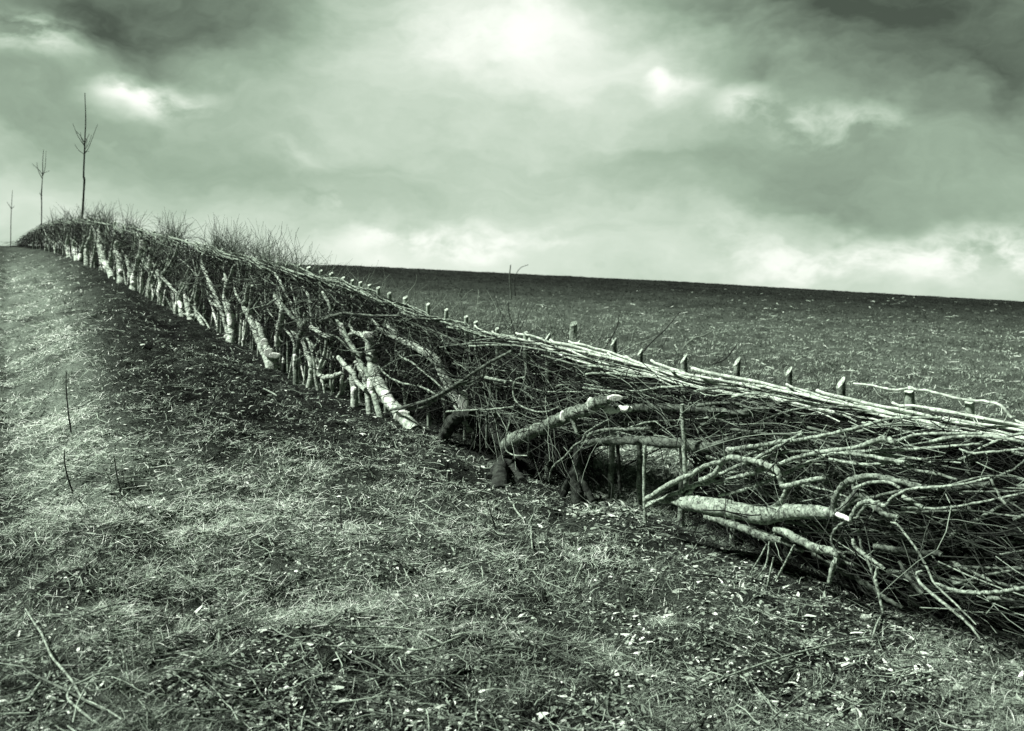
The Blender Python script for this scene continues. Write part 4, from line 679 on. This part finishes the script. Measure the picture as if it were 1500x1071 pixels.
# ------------------------------------------------------------------ saplings
def sapling(label, pts, brs, d, kn=.1):
    P = spline(np.array([W3(a, b, d) for a, b, r in pts]), 5); rr = (.72 if d < 30 else .52) * spline(np.array([(r * d / F_PX, 0, 0) for a, b, r in pts]), 5)[:, 0]
    P[0, 2] = float(ground(P[0, 0], P[0, 1])) - .05
    root = empty('sapling', tuple(P[0]), label, 'sapling', 'bare saplings standing in the hedge line'); v = tube(P, rr, 8, .15); mk('trunk', v[0], v[1], M['sapling'], root, P[0], T=v[2])
    for b in brs:
        B = spline(np.array([W3(a, c, d - dd) for a, c, dd in b]), 4); v = tube(B, np.linspace(.55, .25, len(B)) * d / F_PX, 5, .1); mk('side_branch', v[0], v[1], M['sapling'], root, P[0], T=v[2])
sapling('tallest bare dark sapling rising highest above the far hedge', [(119, 350, 2.4), (120, 322, 2.3), (121.5, 302, 2.3), (122.5, 284, 2.0), (123.5, 264, 2.3), (122.5, 256, 1.8), (123.6, 226, 1.5), (124.5, 200, 1.3), (125.5, 175, 1.1), (124.3, 136, .7)],
        [[(124, 224, 0), (129, 218, .2), (134, 206, .3), (138.5, 194, .4), (143, 182, .5)], [(124, 220, 0), (130, 210, -.2), (134, 198, -.3)], [(123.8, 214, 0), (117, 204, .1), (112, 195, .2), (106.5, 181, .3)], [(123.7, 209, 0), (117, 198, .2), (111, 192, .3)],
         [(123.5, 226, 0), (115, 220, -.1), (109, 211, -.1)], [(124, 214, 0), (119, 202, 0), (118, 194, 0)], [(123.6, 226, 0), (127, 222, 0), (131, 222, .1)], [(124.4, 202, 0), (127.5, 206, .1), (126.5, 214, .1)], [(124.5, 211, 0), (128, 202, -.2), (131, 196, -.3)]], 25)
sapling('second bare sapling with forked top, left of the tallest', [(60.5, 342, 1.7), (60.8, 325, 1.6), (61, 296, 1.5), (60.6, 285, 1.9), (61.6, 270, 1.3), (62.6, 250, 1.2), (62.5, 236, .9), (64, 219, .6)],
        [[(62.5, 258, 0), (66, 246, .2), (67.5, 221, .3)], [(62.4, 256, 0), (57, 249, .2), (47, 240, .4)], [(62.6, 254, 0), (68, 252, -.2), (73, 250, -.3)], [(62.2, 262, 0), (56, 250, 0), (54, 238, -.2)], [(61, 286, 0), (58.5, 284, 0), (58, 282, 0)]], 33)
sapling('smallest faint sapling at the left edge, thin and leafless', [(15.5, 362, 1.3), (15.8, 345, 1.2), (16, 325, 1.1), (16.8, 303, .9), (18.3, 279, .5)],
        [[(16.6, 306, 0), (13, 300, .2), (10, 296, .3)], [(16.5, 306, 0), (19, 304, 0), (21, 302, .1)]], 38)

# ------------------------------------------------------------------ single branches and sprigs on the open ground
def on_ground(name, label, cat, pts, mat, br=(), lift=.02, group=None):
    def go(pp):
        P, rr = [], []
        for q in pp:
            a, b, r = q[:3]; x, y, z = Gp(a, b); x, y, z = float(x), float(y), float(z); e = q[3] if len(q) > 3 else 0
            P.append(W3(a, b, y - e * 1.0)); P[-1][2] = max(P[-1][2], z + r * y / F_PX * .6) + lift if e == 0 else P[-1][2]; rr.append(r * y / F_PX)
        X = spline(np.column_stack([P, rr]), 6)
        X[:, 2] = np.maximum(X[:, 2], ground(X[:, 0], X[:, 1]) + X[:, 3] * .5)
        return X[:, :3], X[:, 3]
    P, rr = go(pts); rr = nodes(P, rr * .85); v = join([tube(P, rr, 8, .14)] + stubs(P, rr, 5, .12))
    if not br: return tag(mk(name, v[0], v[1], M[mat], loc=P[0], T=v[2]), label, cat, group)
    root = empty(name, tuple(P[0]), label, cat, group); mk('trunk', v[0], v[1], M[mat], root, P[0], T=v[2])
    for b in br: B, q = go(b); v = tube(B, q, 7, .1); mk('side_branch', v[0], v[1], M[mat], root, P[0], T=v[2])
FB = 'fallen_branch'
on_ground(FB, 'long pale forked branch lying in the bottom left corner', 'branch', [(37, 898, .9), (49, 918, 1.5), (61, 936, 1.8), (75, 968, 1.8), (88, 984, 2.1), (106, 1006, 2.1), (120, 1030, 1.9), (134, 1042, 1.8), (158, 1058, 1.7), (178, 1076, 1.6)], 'bark_pale',
          [[(108, 1010, 1.6), (101, 1020, 1.8), (99, 1030, 1.8), (108, 1044, 2.0), (124, 1058, 2.0), (145, 1074, 1.8)], [(108, 1010, 2), (120, 1008, 1.6), (150, 1002, 1), (205, 991, .8)]])
on_ground(FB, 'short bent pale branch at the very bottom left edge', 'branch', [(-12, 1052, 2.4), (14, 1044, 2.6), (40, 1034, 3.2), (50, 1022, 3), (59, 1008, 2)], 'bark_pale')
on_ground(FB, 'thin dark branch crossing under the forked one in the bottom left', 'branch', [(28, 975, 1), (42, 992, 1.6), (70, 1006, 2), (98, 1020, 2.2), (130, 1040, 2), (157, 1060, 1.6)], 'bark_grey')
on_ground(FB, 'pale twiggy branch lying level at the bottom centre', 'branch', [(500, 958, 1.6), (540, 957, 1.8), (577, 955, 3), (612, 959, 2.2), (640, 953, 2.4), (674, 946, 2)], 'bark_pale', [[(650, 950, 1.6), (628, 938, 1.2), (600, 928, 1), (560, 925, 1.4), (508, 925, 1.4)], [(577, 955, 1.6), (562, 950, 1.2), (552, 940, 1)]])
on_ground(FB, 'long thin dark branch along the bottom centre', 'branch', [(500, 984, 1.4), (540, 993, 1.6), (570, 997, 1.6), (620, 997, 1.5), (684, 998, 1.1)], 'bark_grey', [[(570, 997, 1.4), (545, 980, 1.3), (515, 968, 1)]])
on_ground(FB, 'dark humped branch piece lying in grass right of bottom centre', 'branch', [(703, 966, 1.6), (725, 961, 2.2), (748, 961, 2.2), (765, 964, 1.6)], 'bark_grey')
on_ground(FB, 'long straight pale twig slanting across the bottom right', 'branch', [(1022, 1014, 1.4), (1080, 992, 1.7), (1140, 971, 1.7), (1200, 954, 1.7), (1260, 941, 1.6), (1284, 939, 1.6)], 'bark_pale', [[(1278, 940, 1.4), (1284, 924, 1.6), (1292, 908, 1.2)]])
on_ground(FB, 'faint second twig below the long slanting one at bottom right', 'branch', [(1130, 1062, 1.4), (1150, 1043, 1.5), (1180, 1020, 1.4), (1204, 1004, 1)], 'bark')
on_ground(FB, 'thin twig pair lying in the pale grass left of centre', 'branch', [(285, 884, 1), (320, 862, 1.3), (350, 846, 1.3), (386, 826, 1)], 'bark', [[(245, 835, 1), (268, 850, 1.4), (290, 866, 1)]])
on_ground(FB, 'short straight twig on the dark turf below the bent stems', 'branch', [(386, 572, 1.1), (398, 578, 1.4), (406, 583, 1.2)], 'bark_pale')
on_ground(FB, 'pale elbow-shaped twig standing in the litter at centre', 'branch', [(775, 777, 1.2), (779, 760, 1.5, .1), (778, 781, 1.6, .05), (780, 810, 1.4)], 'bark_pale')
on_ground(FB, 'short pale stick lying in litter below the notched log', 'branch', [(745, 733, 1.4), (756, 752, 1.6), (768, 766, 1.6)], 'bark_pale')
on_ground(FB, 'dark short log piece in the pale grass at left', 'branch', [(213, 759, 2.4), (228, 766, 3), (240, 770, 2.4)], 'bark_grey')
def sprig(label, pts, brs=(), mat='sapling', cat='seedling'):
    x, y, z = Gp(*pts[0][:2]); d = float(y); P = spline(np.array([W3(a, b, d) for a, b, r in pts]), 5); rr = spline(np.array([(r * d / F_PX, 0, 0) for a, b, r in pts]), 5)[:, 0]; P[0, 2] -= .02
    v = [tube(P, rr, 6, .1)]
    for b in brs: B = spline(np.array([W3(a, c, d) for a, c in b]), 4); v.append(tube(B, np.linspace(.7, .3, len(B)) * d / F_PX, 5, .05))
    if len(v) == 1: return tag(mk('seedling', *v[0][:2], M[mat], loc=P[0], T=v[0][2]), label, cat, 'seedlings and bare sprigs standing in the ground')
    root = empty('seedling', tuple(P[0]), label, cat, 'seedlings and bare sprigs standing in the ground')
    mk('main_stem', *v[0][:2], M[mat], root, P[0], T=v[0][2])
    for q in v[1:]: mk('side_twig', *q[:2], M[mat], root, P[0], T=q[2])
sprig('thin dark sprig on the pale bank, lower of the two at left', [(107, 722, 1.3), (100, 702, 1.2), (95, 680, 1), (94, 658, .7)])
sprig('thin dark sprig on the pale bank, upper of the two at left', [(104, 630, 1.2), (100, 604, 1), (97, 570, .8), (97, 545, .6)])
sprig('small three-stemmed sprig in the pale grass', [(178, 722, 1), (172, 700, .9), (167, 668, .7)], [[(178, 716), (181, 704), (178, 684)], [(163, 708), (158, 696), (150, 684)]])
sprig('pale dead stalk standing alone in the field against the sky', [(749, 440, 1.2), (747.5, 420, 1.2), (746.5, 405, 1.1), (748, 388, .8)], mat='bark_grey')
sprig('curved thin weed stem by the lone pale stalk in the field', [(755, 436, .8), (754, 412, .7), (758, 398, .6), (765, 391, .5), (774, 388, .5)])
sprig('dark many-twigged bush sprig behind the eleventh stake', [(757, 500, 1.4), (752, 480, 1.2), (746, 460, 1), (744, 440, .7)], [[(757, 496), (758, 470), (764, 442)], [(758, 492), (770, 465), (788, 440)], [(755, 490), (742, 470), (728, 448)], [(756, 485), (764, 468), (772, 450)], [(752, 480), (740, 476), (722, 424)]])
sprig('thin dark shoot with a hooked tip right of the tall pale post', [(880, 520, 1.2), (896, 494, 1.1), (904, 478, .9), (907, 461, .7)], [[(896, 494), (880, 497), (845, 505)]])
sprig('forked dark shoot slanting up behind the seventh stake', [(928, 535, 1.2), (950, 506, 1.1), (975, 482, .9), (996, 457, .6)], [[(960, 525), (972, 505), (984, 478)]])
sprig('thick dark shoot slanting up behind the fourth stake', [(1110, 560, 1.5), (1040, 535, 1.2), (1062, 526, 1.2), (1080, 504, .7)][1:], [[(1030, 545), (1050, 530), (1062, 520)]])
sprig('pale crooked shoot lying against the field behind the fifth stake', [(1000, 510, 1.2), (1016, 496, 1.5), (1030, 492, 1.3), (1045, 484, 1)], mat='bark')
sprig('slim upright twig in the turf right of the bottom grass', [(1204, 1010, 1.2), (1203, 990, 1.1), (1203, 972, .8)], mat='bark_pale')
sprig('thin dark twig standing in litter below the middle stems', [(500, 770, 1), (499, 748, .9), (499, 730, .6)])
sprig('leaning dark twig in litter left of the elbow-shaped one', [(725, 772, 1.3), (720, 755, 1.1), (714, 735, .8)])

# pale stones and big single leaves one can count
def stone(px, py, w, h, label):
    x, y, z = Gp(px, py); x, y, z = float(x), float(y), float(z); a = .8 * w * y / F_PX; b = .55 * h * y / F_PX; n, m = 10, 7; V = []
    for i in range(m):
        ph = np.pi * (i + .5) / m - np.pi / 2
        for j in range(n):
            t = 2 * np.pi * j / n; k = 1 + .5 * float(vnoise(np.array([j * .9 + px]), np.array([i * .8 + py]), 3)[0]); V.append((x + a * k * math.cos(t) * math.cos(ph), y + a * .8 * k * math.sin(t) * math.cos(ph), z + b * .4 + b * k * math.sin(ph)))
    Q = [(i * n + j, i * n + (j + 1) % n, (i + 1) * n + (j + 1) % n, (i + 1) * n + j) for i in range(m - 1) for j in range(n)]
    V += [(x, y, z + b * .4 - b), (x, y, z + b * 1.4)]; T = [((j + 1) % n, j, m * n) for j in range(n)] + [((m - 1) * n + j, (m - 1) * n + (j + 1) % n, m * n + 1) for j in range(n)]
    tag(mk('stone', V, Q, M['chip'], loc=(x, y, z), T=T, smooth=False), label, 'stone', 'pale stones on the ground')
for a in [(270, 785, 7, 7, 'largest pale stone, alone in the grass left of centre'), (412, 801, 4.5, 4.5, 'small round pale stone right of the largest one'), (1233, 1018, 7, 7, 'pale round stone at bottom right, left one of a close pair'), (1253, 1020, 5.5, 6, 'pale stone at bottom right, right one of a close pair'),
          (178, 683 + 34, 5, 4, 'pale flat stone by the three-stemmed sprig'), (350, 991, 6, 4.5, 'pale lump at the bottom, left of the level twiggy branch'), (1268, 910, 11, 8, 'big pale clod under the dangling branches'), (1372, 981 - 36, 8, 7, 'pale clod below the long pale whip'), (1405, 1030, 11, 8, 'big pale clod near the bottom right corner'), (1388, 955, 8, 4, 'flat pale stone near the right end of the hedge foot')]: stone(*a)
S.render.engine = 'CYCLES'
